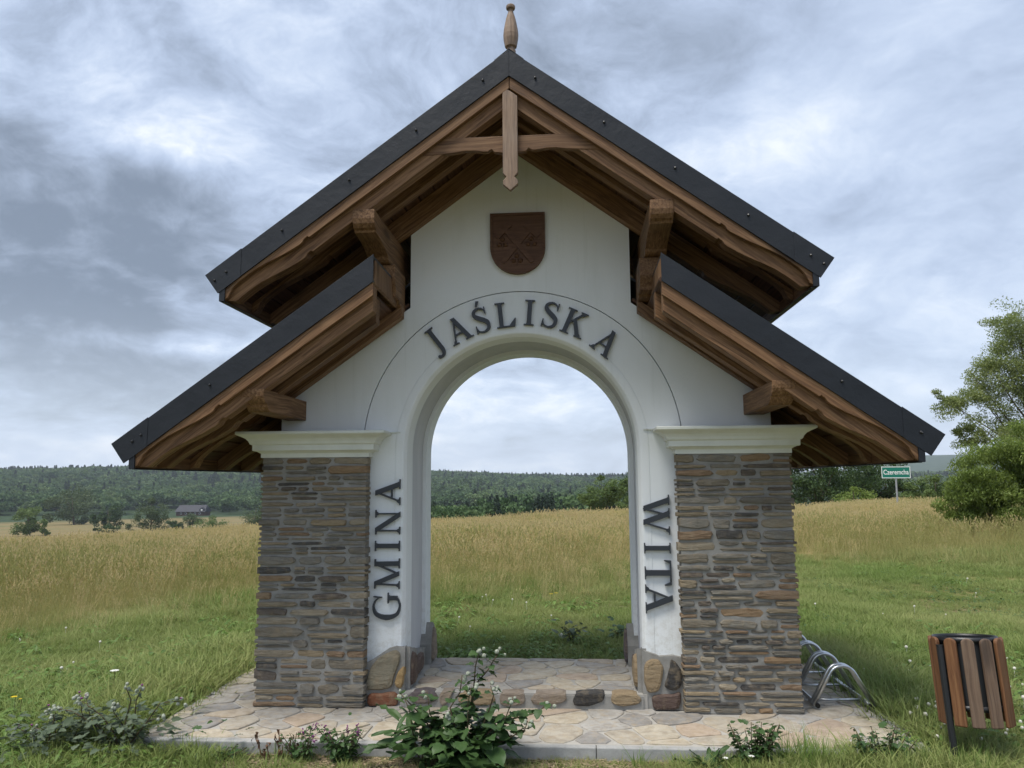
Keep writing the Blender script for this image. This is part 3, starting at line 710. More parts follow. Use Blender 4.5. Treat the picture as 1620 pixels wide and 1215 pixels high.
# ------------------------------------------------------------------ lettering: serif glyphs from strokes
def glyph(ch):
    """strokes as convex polygons and discs, cap height 1; returns (polys, discs, width)"""
    T, t, sf = 0.17, 0.052, 0.052
    P, Dk = [], []
    def q(*pts): P.append(pts)
    def serif(x, y, w, up):
        s = 1 if up else -1       # slab at y (bottom if up) with brackets
        q((x-w, y), (x+w, y), (x+w, y+s*sf*0.75), (x-w, y+s*sf*0.75))
        q((x-w*0.62, y+s*sf*0.5), (x+w*0.62, y+s*sf*0.5), (x+w*0.2, y+s*0.14), (x-w*0.2, y+s*0.14))
    def st(x0, y0, x1, y1, w): 
        h = w/2/max(0.35, abs(math.sin(math.atan2(y1-y0, x1-x0))))
        q((x0-h, y0), (x0+h, y0), (x1+h, y1), (x1-h, y1))
    def curve(pts, ws):
        pts = np.array(pts, float); ws = np.array(ws, float); n = len(pts)
        tt = np.linspace(0, n-1, 14*(n-1)+1); 
        for u in tt:
            i = min(int(u), n-2); f = u-i
            p0, p1, p2, p3 = pts[max(i-1, 0)], pts[i], pts[i+1], pts[min(i+2, n-1)]
            c = 0.5*((2*p1)+(-p0+p2)*f+(2*p0-5*p1+4*p2-p3)*f*f+(-p0+3*p1-3*p2+p3)*f**3)
            Dk.append((c[0], c[1], (ws[i]*(1-f)+ws[i+1]*f)/2))
    if ch == 'I': st(0.21, 0, 0.21, 1, T); serif(0.21, 0, 0.2, True); serif(0.21, 1, 0.2, False); w = 0.42
    elif ch == 'L': st(0.2, 0, 0.2, 1, T); serif(0.2, 0, 0.19, True); serif(0.2, 1, 0.2, False); q((0.2, 0), (0.72, 0), (0.72, 0.055), (0.2, 0.055)); q((0.50, 0.03), (0.74, 0.0), (0.80, 0.33), (0.765, 0.34)); w = 0.8
    elif ch == 'T': st(0.4, 0, 0.4, 1, T); serif(0.4, 0, 0.2, True); q((0.02, 0.95), (0.78, 0.95), (0.78, 1), (0.02, 1)); q((0.0, 0.74), (0.035, 0.74), (0.12, 0.97), (0.02, 1)); q((0.80, 0.74), (0.765, 0.74), (0.68, 0.97), (0.78, 1)); w = 0.8
    elif ch == 'A': st(0.11, 0, 0.44, 0.96, t*1.1); st(0.74, 0, 0.42, 1.02, T*1.02); q((0.2, 0.32), (0.66, 0.32), (0.66, 0.375), (0.2, 0.375)); serif(0.12, 0, 0.14, True); serif(0.73, 0, 0.18, True); w = 0.88
    elif ch == 'W': st(0.13, 1, 0.42, 0.02, T); st(0.42, 0.0, 0.64, 0.95, t*1.1); st(0.58, 1, 0.88, 0.0, T); st(0.88, 0.0, 1.15, 1, t*1.1); serif(0.13, 1, 0.17, False); serif(0.58, 1, 0.17, False); serif(1.15, 1, 0.14, False); w = 1.3
    elif ch == 'N': st(0.15, 0, 0.15, 1, t*1.1); st(0.16, 1, 0.78, 0.0, T); st(0.80, 0, 0.80, 1, t*1.1); serif(0.15, 0, 0.15, True); serif(0.80, 1, 0.15, False); q((0, 1), (0.25, 1), (0.22, 0.955), (0, 0.955)); w = 0.95
    elif ch == 'M': st(0.15, 0, 0.19, 1, t*1.1); st(0.20, 1, 0.58, 0.03, T); st(0.56, 0.03, 0.95, 1, t*1.1); st(0.96, 0, 0.94, 1, T); serif(0.15, 0, 0.15, True); serif(0.96, 0, 0.19, True); q((0.02, 1), (0.24, 1), (0.24, 0.95), (0.02, 0.95)); q((0.88, 1), (1.12, 1), (1.12, 0.95), (0.88, 0.95)); w = 1.15
    elif ch == 'K': st(0.2, 0, 0.2, 1, T); serif(0.2, 0, 0.19, True); serif(0.2, 1, 0.19, False); q((0.22, 0.44), (0.24, 0.38), (0.76, 0.96), (0.66, 0.98)); q((0.36, 0.60), (0.48, 0.68), (0.86, 0.02), (0.66, 0.02)); serif(0.71, 1, 0.16, False); serif(0.78, 0, 0.17, True); w = 0.95
    elif ch == 'J': st(0.3, 0.05, 0.3, 1, T); serif(0.3, 1, 0.2, False); curve([(0.30, 0.2), (0.29, -0.02), (0.20, -0.17), (0.03, -0.19)], [T, T*0.95, 0.11, 0.07]); Dk.append((0.02, -0.15, 0.07)); w = 0.5
    elif ch in 'SŚ':
        curve([(0.55, 0.80), (0.48, 0.93), (0.31, 0.985), (0.13, 0.90), (0.10, 0.74), (0.24, 0.60), (0.42, 0.48), (0.56, 0.34), (0.53, 0.12), (0.34, 0.015), (0.14, 0.07), (0.06, 0.24)], [0.05, 0.055, 0.07, 0.105, 0.15, 0.175, 0.18, 0.165, 0.12, 0.07, 0.055, 0.045])
        q((0.53, 0.72), (0.575, 0.70), (0.60, 0.99), (0.555, 0.99)); q((0.02, 0.0), (0.065, 0.0), (0.09, 0.30), (0.045, 0.32)); w = 0.64
        if ch == 'Ś': q((0.24, 1.08), (0.30, 1.07), (0.44, 1.26), (0.32, 1.29))
    elif ch == 'G':
        curve([(0.80, 0.80), (0.68, 0.94), (0.47, 0.995), (0.22, 0.87), (0.115, 0.5), (0.22, 0.13), (0.50, 0.005), (0.72, 0.06), (0.83, 0.14)], [0.05, 0.055, 0.07, 0.13, 0.185, 0.13, 0.07, 0.055, 0.07])
        q((0.80, 0.68), (0.84, 0.68), (0.87, 1.0), (0.83, 1.0)); st(0.80, 0.1, 0.80, 0.44, T*0.9); serif(0.80, 0.47, 0.19, False); w = 1.0
    return P, Dk, w
_glyph_cache = {}
def glyph_contours(ch):
    if ch in _glyph_cache: return _glyph_cache[ch]
    P, Dk, w = glyph(ch); res = 0.0125
    xs = np.arange(-0.12, w+0.14, res); ys = np.arange(-0.32, 1.40, res)
    X, Y = np.meshgrid(xs, ys, indexing='ij'); F = np.full(X.shape, -1.0)
    for p in P:
        p = np.array(p); n = len(p); a = sum(p[i][0]*p[(i+1) % n][1]-p[(i+1) % n][0]*p[i][1] for i in range(n))
        if a < 0: p = p[::-1]
        d = np.full(X.shape, 9.0)
        for i in range(n):
            e = p[(i+1) % n]-p[i]; l = np.hypot(*e)
            if l < 1e-9: continue
            d = np.minimum(d, (-(e[1])*(X-p[i][0])+e[0]*(Y-p[i][1]))/l)
        F = np.maximum(F, d)
    for cx, cy, r in Dk: F = np.maximum(F, r-np.hypot(X-cx, Y-cy))
    F[np.abs(F) < 1e-9] = 1e-9
    # marching squares
    segs = {}
    nx, ny = F.shape
    def ip(i, j, k, l):
        a, b = F[i, j], F[k, l]; t = a/(a-b); return (X[i, j]+t*(X[k, l]-X[i, j]), Y[i, j]+t*(Y[k, l]-Y[i, j]))
    I, J = np.nonzero(~((F[:-1, :-1] > 0) & (F[1:, :-1] > 0) & (F[:-1, 1:] > 0) & (F[1:, 1:] > 0)) & ((F[:-1, :-1] > 0) | (F[1:, :-1] > 0) | (F[:-1, 1:] > 0) | (F[1:, 1:] > 0)))
    pos = {}
    nxt = {}
    for i, j in zip(I.tolist(), J.tolist()):
        c = [(i, j), (i+1, j), (i+1, j+1), (i, j+1)]; sgn = [F[a] > 0 for a in c]; ed = []
        for k in range(4):
            a, b = c[k], c[(k+1) % 4]
            if sgn[k] != sgn[(k+1) % 4]:
                key = (min(a, b), max(a, b)); pos[key] = ip(*a, *b); ed.append((key, sgn[k]))
        outs = [e for e, s_ in ed if s_]; ins = [e for e, s_ in ed if not s_]
        if len(outs) == 1: nxt[ins[0]] = outs[0]
        else:
            k0 = ed[0][0]
            order = [e for e, _ in ed]
            for e, s_ in ed:
                if not s_: nxt[e] = order[(order.index(e)+1) % 4]
    loops = []
    while nxt:
        k = next(iter(nxt)); L = []
        while k in nxt: L.append(pos[k]); k = nxt.pop(k)
        if len(L) > 8: loops.append(L)
    out = []
    for L in loops:       # thin the contour
        L = np.array(L); keep = [0]
        for i in range(1, len(L)):
            a, b = L[keep[-1]], L[(i+1) % len(L)]; m = L[keep[-1]+1:i+1]
            ab = b-a; l = np.hypot(*ab)+1e-9
            dist = np.abs((m[:, 0]-a[0])*ab[1]-(m[:, 1]-a[1])*ab[0])/l
            if dist.max() > 0.0035: keep.append(i)
        out.append(L[keep].tolist())
    _glyph_cache[ch] = (out, w); return _glyph_cache[ch]
def letter(ch, cx, cz, h, rot, y0=0.072, y1=0.092, stretch=1.0):
    """raised letter centred at (cx, cz), turned by rot degrees clockwise"""
    loops, w = glyph_contours(ch)
    cu = bpy.data.curves.new('letter_outline', 'CURVE'); cu.dimensions = '2D'; cu.fill_mode = 'BOTH'; cu.extrude = 0.011/h*1.0
    for L in loops:
        sp = cu.splines.new('POLY'); sp.points.add(len(L)-1); sp.use_cyclic_u = True
        for i, (x, y) in enumerate(L): sp.points[i].co = ((x-w/2)*stretch, y-0.5, 0, 1)
    tmp = bpy.data.objects.new('letter_tmp', cu); COL.objects.link(tmp)
    dg = bpy.context.evaluated_depsgraph_get(); me = bpy.data.meshes.new_from_object(tmp.evaluated_get(dg))
    bpy.data.objects.remove(tmp); bpy.data.curves.remove(cu); me.name = 'letter'
    me.materials.clear(); me.materials.append(LETTER)
    o = bpy.data.objects.new('letter', me); link(o, GATE)
    # local x right, y up, z towards viewer (-y world)
    a = R(rot); M3 = Matrix(((math.cos(a)*h, math.sin(a)*h, 0), (0, 0, -h), (-math.sin(a)*h, math.cos(a)*h, 0)))
    M4 = M3.to_4x4(); M4.translation = (cx, (y0+y1)/2, cz); o.matrix_local = M4
    return o
for ch, a, r in zip('JAŚLISKA', (-37.9, -27.2, -16.6, -5.9, 4.3, 13.2, 24.0, 39.4), (0.958, 0.930, 0.930, 0.930, 0.940, 0.942, 0.938, 0.930)):
    letter(ch, r*math.sin(R(a)), 1.665+r*math.cos(R(a)), 0.176, a, stretch=0.98)
for ch, py, h in zip('GMINA', (961, 909.5, 865.5, 827.5, 779.5), (0.18, 0.172, 0.17, 0.17, 0.168)):
    letter(ch, -0.902, 1.463+(760-py)*0.00415, h, -90, stretch=1.12 if ch == 'A' else 1.02)
for ch, py in zip('WITA', (816, 868, 907, 947.5)):
    letter(ch, 0.893, 1.334-(py-788)*0.00406, 0.172, 90, stretch={'W': 1.14, 'I': 1.0, 'T': 1.2, 'A': 1.15}[ch])

# ------------------------------------------------------------------ timber
def timber(name, poly, y0, y1, ang, m=WOOD, parent=GATE, bevel=0.0025, label=None):
    """plank cut to a (x,z) outline; its grain follows the angle"""
    x0, z0 = poly[0]; c, s = math.cos(ang), math.sin(ang)
    loc = [((x-x0)*c+(z-z0)*s, -(x-x0)*s+(z-z0)*c) for x, z in poly]
    mb = MB(); mb.prism(loc, y0, y1)
    M4 = Matrix(((c, 0, -s, x0), (0, 1, 0, 0), (s, 0, c, z0), (0, 0, 0, 1)))
    return mb.build(name, m, parent, mat4=M4, bevel=bevel, label=label)
# lower-edge profile measured from the tail (distance inward, depth below the roof line)
BARGE = [(0.0, 0.236), (0.028, 0.237), (0.042, 0.222), (0.058, 0.200), (0.09, 0.190), (0.14, 0.187), (0.20, 0.190), (0.26, 0.202), (0.32, 0.217), (0.38, 0.231), (0.43, 0.238), (0.465, 0.243), (0.482, 0.240), (0.492, 0.228), (0.515, 0.226), (0.523, 0.240)]
def rafter_poly(sgn, zf, x_in, x_tail, extra, top, straight=0.243):
    low = [(x_tail-s, max(zf(x_tail-s)-d-extra, zf(x_tail)-0.238-0.0002*k)) for k, (s, d) in enumerate(BARGE)]
    low.append((x_in, zf(x_in)-straight-extra))
    up = [(x_in, zf(x_in)-top), (x_tail, zf(x_tail)-top)]
    return [(sgn*x, z) for x, z in low+up]
for sgn in (-1, 1):
    a = -ANG*sgn
    # barge boards, front faces of the gable
    timber('barge_board', rafter_poly(sgn, ZU, 0.002, 1.750, 0.0, 0.14), YF+0.012, YF+0.045, a)
    XS = 0.823 if sgn < 0 else 0.880
    timber('barge_board', rafter_poly(sgn, ZL, XS+0.002, 2.262, 0.004, 0.14), YF+0.012, YF+0.045, a)
    fil = [(sgn*(XS+0.001), ZL(XS)-0.0225), (sgn*(XS+0.016), ZL(XS+0.015)-0.0225), (sgn*(XS+0.016), ZL(XS+0.015)-0.171), (sgn*(XS+0.001), ZL(XS)-0.171)]
    timber('end_board', fil, YF+0.047, 0.095, math.pi/2)
    # rafters, cut to the same profile as the barge boards
    for y0, y1 in ((-0.655, -0.568), (-0.30, -0.215), (0.012, 0.097), (1.08, 1.165), (1.60, 1.685)):
        timber('rafter', rafter_poly(sgn, ZU, 0.002, 1.738, 0.006 if y0 == -0.30 else 0.087, 0.172), y0, y1, a)
    for y0, y1 in ((-0.655, -0.568), (-0.435, -0.350), (-0.025, 0.060), (0.385, 0.470), (0.795, 0.880), (1.205, 1.290), (1.62, 1.705)):
        xin = XS+0.01 if y0 < -0.5 else (0.87 if y0 < -0.1 else (0.80 if y0 < 0.05 else 1.68))
        timber('rafter', rafter_poly(sgn, ZL, xin, 2.250, 0.010 if y0 == -0.025 else 0.087, 0.172), y0, y1, a)
    # eaves boards closing the rafter tails
    for zf, xt in ((ZU, 1.740), (ZL, 2.252)):
        e = MB(); x0, x1 = sorted((sgn*xt, sgn*(xt+0.016))); L = YB-YF-0.02
        z1 = zf(xt)-0.172; z0 = zf(xt)-0.243
        e.box(0, L, -0.008, 0.008, 0, z1-z0)
        M4 = Matrix(((0, 1, 0, sgn*(xt+0.008)), (1, 0, 0, YF+0.05), (0, 0, 1, z0), (0, 0, 0, 1)))
        e.build('eaves_board', WOOD, GATE, mat4=M4)
        e = MB(); x0, x1 = sorted((sgn*(xt+0.018), sgn*(xt+0.028)))
        e.box(x0, x1, YF+0.002, YB-0.002, z0-0.006, zf(xt)-0.16)
        x0, x1 = sorted((sgn*(xt-0.004), sgn*(xt+0.030))); e.box(x0, x1, YF+0.001, YF+0.013, z0-0.004, z1+0.01)
        x0, x1 = sorted((sgn*(xt-0.01), sgn*(xt+0.0178))); e.box(x0, x1, YF+0.02, YB-0.004, z0-0.009, z0-0.004)
        e.build('eaves_flashing', METAL, GATE)
    # soffit boards on top of the rafters
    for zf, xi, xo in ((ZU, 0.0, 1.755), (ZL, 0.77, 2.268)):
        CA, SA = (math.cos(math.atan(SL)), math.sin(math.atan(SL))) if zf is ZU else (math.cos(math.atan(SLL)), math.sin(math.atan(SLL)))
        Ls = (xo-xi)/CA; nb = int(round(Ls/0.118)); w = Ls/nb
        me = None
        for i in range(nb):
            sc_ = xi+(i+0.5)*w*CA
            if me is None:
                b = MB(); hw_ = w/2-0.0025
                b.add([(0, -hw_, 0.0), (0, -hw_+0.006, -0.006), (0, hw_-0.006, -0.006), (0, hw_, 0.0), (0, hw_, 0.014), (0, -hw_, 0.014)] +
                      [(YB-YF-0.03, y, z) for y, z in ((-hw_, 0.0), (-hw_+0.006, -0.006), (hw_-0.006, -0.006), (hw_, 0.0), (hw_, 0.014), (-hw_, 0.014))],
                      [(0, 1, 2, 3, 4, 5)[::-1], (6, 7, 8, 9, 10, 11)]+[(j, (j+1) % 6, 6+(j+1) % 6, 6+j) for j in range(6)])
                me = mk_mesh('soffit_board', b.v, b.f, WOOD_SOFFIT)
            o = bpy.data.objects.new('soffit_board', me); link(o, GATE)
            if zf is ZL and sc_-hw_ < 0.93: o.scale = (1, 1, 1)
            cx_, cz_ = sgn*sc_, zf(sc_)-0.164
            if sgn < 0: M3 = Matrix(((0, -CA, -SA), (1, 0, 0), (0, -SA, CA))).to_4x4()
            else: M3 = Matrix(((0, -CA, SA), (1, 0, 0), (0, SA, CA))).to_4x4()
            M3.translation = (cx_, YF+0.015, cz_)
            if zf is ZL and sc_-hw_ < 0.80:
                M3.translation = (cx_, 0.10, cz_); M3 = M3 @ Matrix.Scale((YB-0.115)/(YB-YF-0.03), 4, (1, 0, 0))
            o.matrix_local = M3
# collar beam with waved lower edge, hanging post
zc = lambda x: 3.540
col_l = [(-0.555, 3.432), (-0.45, 3.438), (-0.34, 3.446), (-0.28, 3.456), (-0.22, 3.455), (-0.16, 3.446), (-0.135, 3.446), (-0.112, 3.460), (-0.095, 3.440), (-0.05, 3.436)]
lowp = col_l+[(-x, z) for x, z in col_l[::-1]]
timber('collar_beam', lowp+[(0.425, 3.541), (-0.425, 3.541)], YF+0.046, YF+0.085, 0.0)
timber('hanging_post', [(-0.042, 3.84), (-0.042, 3.292), (-0.020, 3.268), (-0.042, 3.245), (-0.042, 3.222), (0.003, 3.183), (0.048, 3.222), (0.048, 3.245), (0.027, 3.268), (0.048, 3.292), (0.048, 3.78), (0.003, 3.815)], YF+0.0125, YF+0.0455, math.pi/2, WOOD_WORN)
# brackets: purlin heads carved at the end, with corbels below the upper ones
def beam_profile(name, poly_yz, x0, x1, parent=GATE, m=WOOD):
    """side outline in (y,z), thickness along x, grain along y"""
    y0, z0 = poly_yz[0]; mb = MB(); mb.prism([(y-y0, z-z0) for y, z in poly_yz], 0, x1-x0)
    M4 = Matrix(((0, -1, 0, x1), (1, 0, 0, y0), (0, 0, 1, z0), (0, 0, 0, 1)))
    return mb.build(name, m, parent, mat4=M4, bevel=0.004)
for sgn in (-1, 1):
    x0, x1 = sorted((sgn*0.832, sgn*0.970))
    br = empty('bracket', (0, 0, 0), parent=GATE)
    up_ = [(0.60, 3.106), (-0.664, 3.106), (-0.664, 3.050), (-0.656, 3.020), (-0.636, 2.998), (-0.612, 2.990), (-0.606, 2.976), (-0.55, 2.972), (-0.47, 2.962), (-0.39, 2.945), (-0.33, 2.925), (-0.30, 2.912), (-0.294, 2.896), (-0.27, 2.884), (0.0995, 2.884), (0.0995, 2.90), (0.60, 2.90)]
    beam_profile('purlin_head', up_, x0, x1, br)
    xa_, xb_ = sorted((sgn*0.803, sgn*0.950))
    lo_ = [(0.0995, 2.881), (-0.225, 2.881), (-0.225, 2.800), (-0.219, 2.765), (-0.200, 2.728), (-0.186, 2.700), (-0.182, 2.674), (-0.080, 2.674), (-0.068, 2.655), (-0.035, 2.638), (0.02, 2.630), (0.0995, 2.628)]
    beam_profile('corbel', lo_, xa_, xb_, br)
    x0, x1 = sorted((sgn*1.490, sgn*1.622))
    beam_profile('purlin_head', [(0.0995, 2.012), (-0.662, 2.012), (-0.662, 1.990), (-0.658, 1.968), (-0.646, 1.948), (-0.622, 1.930), (-0.60, 1.926), (-0.594, 1.910), (-0.574, 1.892), (-0.545, 1.880), (0.0995, 1.878)], x0, x1, GATE)

# ------------------------------------------------------------------ roof
ROOF = empty('roof', (0, 0, 0), parent=GATE)
def strip(zf, sgn, xi, xo, t0, t1, y0, y1, cut=True):
    """slab parallel to the slope between depths t0..t1 (vertical) below the roof line"""
    k = 0.0
    p = [(xi, zf(xi)-t0), (xo, zf(xo)-t0), (xo-(t1-t0)*SA*CA, zf(xo-(t1-t0)*SA*CA)-t1), (xi, zf(xi)-t1)]
    return [(sgn*x, z) for x, z in p], y0, y1
for sgn in (-1, 1):
    for zf, xi, xo in ((ZU, 0.0, 1.86), (ZL, 0.768, 2.395)):
        xs = xi if zf is ZU else (0.823 if sgn < 0 else 0.880)
        mb = MB(); mb.prism(*strip(zf, sgn, xs+0.002, xo-0.006, 0.006, 0.022, YF+0.004, YB-0.004))
        if zf is ZL: mb.prism(*strip(zf, sgn, xi, xs+0.001, 0.006, 0.022, 0.10, YB-0.004))
        mb.build('metal_sheet', METAL, ROOF)
        xi = xs
        for ya, yb in ((YF, YF+0.0115), (YB-0.0115, YB)):
            mb = MB(); mb.prism(*strip(zf, sgn, xi, xo, 0.0, 0.169, ya, yb)); v = mb.build('verge_trim', METAL, ROOF, bevel=0.0015)
        mb = MB(); mb.prism(*strip(zf, sgn, xi+0.0, xo-0.10, 0.158, 0.1685, YF+0.0118, YF+0.030)); mb.build('verge_lip', METAL, ROOF)
        # overlap of two lengths of trim near the eaves
        mb = MB(); mb.prism(*strip(zf, sgn, xo-0.22, xo+0.001, -0.004, 0.171, YF-0.0022, YF-0.0002)); mb.build('verge_trim', METAL, ROOF)
        for q in np.arange(xi+0.16, xo-0.05, 0.41).tolist()+[xo-0.13]:
            if zf is ZL and q < 1.55: continue
            s_ = MB(); s_.sphere((sgn*q, YF-0.004, zf(q)-0.075), 0.0085, 8, 4); s_.build('screw', BLACK, ROOF)
    # standing seams on the slopes
    for zf, xi, xo in ((ZU, 0.01, 1.85), (ZL, 0.92, 2.385)):
        sm = MB()
        for y in np.arange(YF+0.32, YB-0.1, 0.32):
            sm.prism(*strip(zf, sgn, xi, xo, -0.022, 0.006, y, y+0.008))
        o = sm.build('standing_seams', METAL, ROOF)
mb = MB(); mb.prism([(-0.09, ZU(0.09)+0.006), (0, ZU(0)+0.012), (0.09, ZU(0.09)+0.006), (0.09, ZU(0.09)+0.002), (0, ZU(0)+0.008), (-0.09, ZU(0.09)+0.002)], YF+0.005, YB-0.002)
mb.build('ridge_cap', METAL, ROOF)
# turned finial
fin = MB(); fx, fy = 0.008, YF+0.075
fin.lathe([(0.030, 4.06), (0.030, 4.110), (0.024, 4.113), (0.024, 4.126), (0.037, 4.134), (0.040, 4.150), (0.046, 4.185), (0.0475, 4.215), (0.044, 4.25), (0.036, 4.295), (0.027, 4.335), (0.019, 4.360), (0.015, 4.376), (0.017, 4.383), (0.027, 4.388), (0.029, 4.395), (0.029, 4.406), (0.024, 4.413), (0.010, 4.416)], 0, 0, 12)
fo = fin.build('finial', WOOD_WORN, GATE, smooth=False)
M4 = Matrix(((0, 0, 0, 0),)*4)
fo.data.transform(Matrix.Rotation(R(90), 4, 'Y')); fo.matrix_local = Matrix.Translation((fx, fy, 0)) @ Matrix.Rotation(R(-90), 4, 'Y')

# ------------------------------------------------------------------ bicycle rack on the paving
rack = empty('bicycle_rack', (2.03, 0.5, 0), 'galvanised steel bicycle rack of doubled hoops standing on the paving beside the right pier', 'bicycle rack')
def rel(p, o): return (p[0]-o[0], p[1]-o[1], p[2]-o[2])
RL = (2.03, 0.5, 0)
for x in (1.868, 2.200):
    t = MB(); t.tube([rel((x, 0.115, 0.030), RL), rel((x, 1.36, 0.030), RL)], 0.0125, 10); t.build('rail', STEEL, rack, smooth=True)
    for ye in (0.092, 1.36):
        t = MB(); t.tube([rel((x, ye, 0.030), RL), rel((x, ye+0.026, 0.030), RL)], 0.0150, 10); t.build('end_cap', RUBBER, rack)
for y in (0.265, 0.63, 0.99):
    t = MB(); t.tube([rel((1.868, y, 0.026), RL), rel((2.03, y, 0.022), RL), rel((2.200, y, 0.026), RL)], 0.0085, 8); t.build('cross_bar', STEEL, rack, smooth=True)
for y in (0.135, 0.485, 0.835, 1.185):
    for dy in (-0.026, 0.026):
        pts = [(1.845, 0.030)]
        for a in np.linspace(152, 28, 13): pts.append((2.034+0.088*math.cos(R(a)), 0.182+0.088*math.sin(R(a))))
        pts.append((2.223, 0.030))
        pp = [rel((x, y+dy, z), RL) for x, z in pts]
        t = MB(); t.tube(pp, 0.0115, 10); t.build('hoop', STEEL, rack, smooth=True)

# ------------------------------------------------------------------ litter bin
BC = (2.468, -0.64)
lb = empty('litter_bin', (BC[0], BC[1]-0.04, -0.07), 'round litter bin of brown wooden slats on a black steel post, standing in clover', 'litter bin')
BO = (BC[0], BC[1], -0.07); lb.rotation_euler = (R(-6.5), R(-0.8), 0)
def ring(mb, r, z0, z1, th=0.005, n=40):
    vs = []
    for rr2 in (r, r-th):
        for z in (z0, z1):
            vs += [(r_*0+BC[0]-BO[0]+rr2*math.cos(2*math.pi*j/n), BC[1]-BO[1]+rr2*math.sin(2*math.pi*j/n), z-BO[2]) for j in range(n) for r_ in (0,)]
    f = []
    for j in range(n):
        k = (j+1) % n
        f += [(j, k, n+k, n+j), (2*n+k, 2*n+j, 3*n+j, 3*n+k), (n+j, n+k, 3*n+k, 3*n+j), (k, j, 2*n+j, 2*n+k)]
    mb.add(vs, f)
for z in (0.575, 0.235):
    t = MB(); ring(t, 0.157, z, z+0.028); t.build('hoop', BLACK, lb, smooth=True)
t = MB(); ring(t, 0.145, 0.245, 0.585, 0.004); t.add([(0.143*math.cos(2*math.pi*j/32), 0.143*math.sin(2*math.pi*j/32), 0.247-BO[2]) for j in range(32)], [tuple(range(32))]); t.build('liner', BLACK, lb, smooth=False)
SLM = [mat_wood('slat_wood_orange', (0.085, 0.036, 0.016), (0.150, 0.068, 0.029), (0.215, 0.110, 0.050)), mat_wood('slat_wood_grey', (0.085, 0.048, 0.028), (0.140, 0.085, 0.052), (0.19, 0.125, 0.080), 0.08)]
ns = 12; a_off = math.degrees(math.atan2(-0.08, -0.185))+15
sl_me = {}
for i in range(ns):
    a = R(a_off+30*i+ (2 if i == 0 else (-2 if i == ns-1 else 0)))
    hw_, L = 0.0310, 0.440; pr = [(-hw_, 0), (hw_, 0)]+[(hw_*math.cos(q), L-hw_*0.8+hw_*0.8*math.sin(q)) for q in np.linspace(0, math.pi, 9)]
    mi = 1 if i in (1, 2) else 0
    # local x = height (grain), y = radial, z = tangential
    if mi not in sl_me:
        b = MB(); b.prism([(z, x) for x, z in pr], 0.0, 0.020); sl_me[mi] = mk_mesh('slat', b.v, b.f, SLM[mi])
    o = bpy.data.objects.new('slat', sl_me[mi]); link(o, lb)
    bv = o.modifiers.new('bevel', 'BEVEL'); bv.width = 0.006; bv.segments = 2; bv.limit_method = 'ANGLE'
    ca, sa = math.cos(a), math.sin(a)
    M4 = Matrix(((0, ca, -sa, ca*0.158), (0, sa, ca, sa*0.158), (1, 0, 0, 0.160-BO[2]), (0, 0, 0, 1)))
    o.matrix_local = M4
t = MB(); t.tube([(-0.166, -0.072, -0.04), (-0.166, -0.072, 0.625)], 0.0175, 12); t.tube([(-0.166, -0.072, 0.625), (-0.166, -0.072, 0.633)], 0.0190, 12)
t.build('post', BLACK, lb, smooth=False)

# ------------------------------------------------------------------ town sign
sx, sy, sz = at(1398.5, 28.0)
sg = empty('road_sign', (sx, sy, sz), 'green place-name sign with white lettering on a thin grey post in the tall grass', 'road sign')
zt = 1.45+(761-743.5)/1224*28.0-sz+0.02; zb_ = 1.45+(761-761)/1224*28.0-sz+0.01; hwS = 0.5*43/1224*28.0
t = MB(); t.tube([(0, 0.03, -0.1), (0, 0.03, zt-0.03)], 0.030, 10); t.build('post', POST, sg)
t = MB(); t.box(-hwS, hwS, -0.006, 0.004, zb_, zt); pan = t.build('panel', SIGN_G, sg, bevel=0.002)
fr = MB(); w_ = 0.028
for a in ((-hwS+0.004, hwS-0.004, zt-w_, zt-0.004), (-hwS+0.004, hwS-0.004, zb_+0.004, zb_+w_), (-hwS+0.004, -hwS+w_, zb_+w_+0.0005, zt-w_-0.0005), (hwS-w_, hwS-0.004, zb_+w_+0.0005, zt-w_-0.0005)):
    fr.box(a[0], a[1], -0.0095, -0.0065, a[2], a[3])
fr.build('border', WHITE, pan)
fc = bpy.data.curves.new('sign_text', 'FONT'); fc.body = 'Czeremcha'; fc.size = 0.235; fc.align_x = 'CENTER'; fc.align_y = 'CENTER'; fc.extrude = 0.001; fc.offset = 0.0035
tmp = bpy.data.objects.new('text_tmp', fc); COL.objects.link(tmp)
me = bpy.data.meshes.new_from_object(tmp.evaluated_get(bpy.context.evaluated_depsgraph_get())); bpy.data.objects.remove(tmp)
me.name = 'lettering'; me.materials.clear(); me.materials.append(WHITE)
o = bpy.data.objects.new('lettering', me); link(o, pan); bb = [v.co.x for v in me.vertices]; ws = (hwS*2-0.13)/(max(bb)-min(bb))
o.matrix_local = Matrix.Translation((0, -0.0085, (zt+zb_)/2)) @ Matrix.Rotation(R(90), 4, 'X') @ Matrix.Scale(ws, 4, (1, 0, 0))

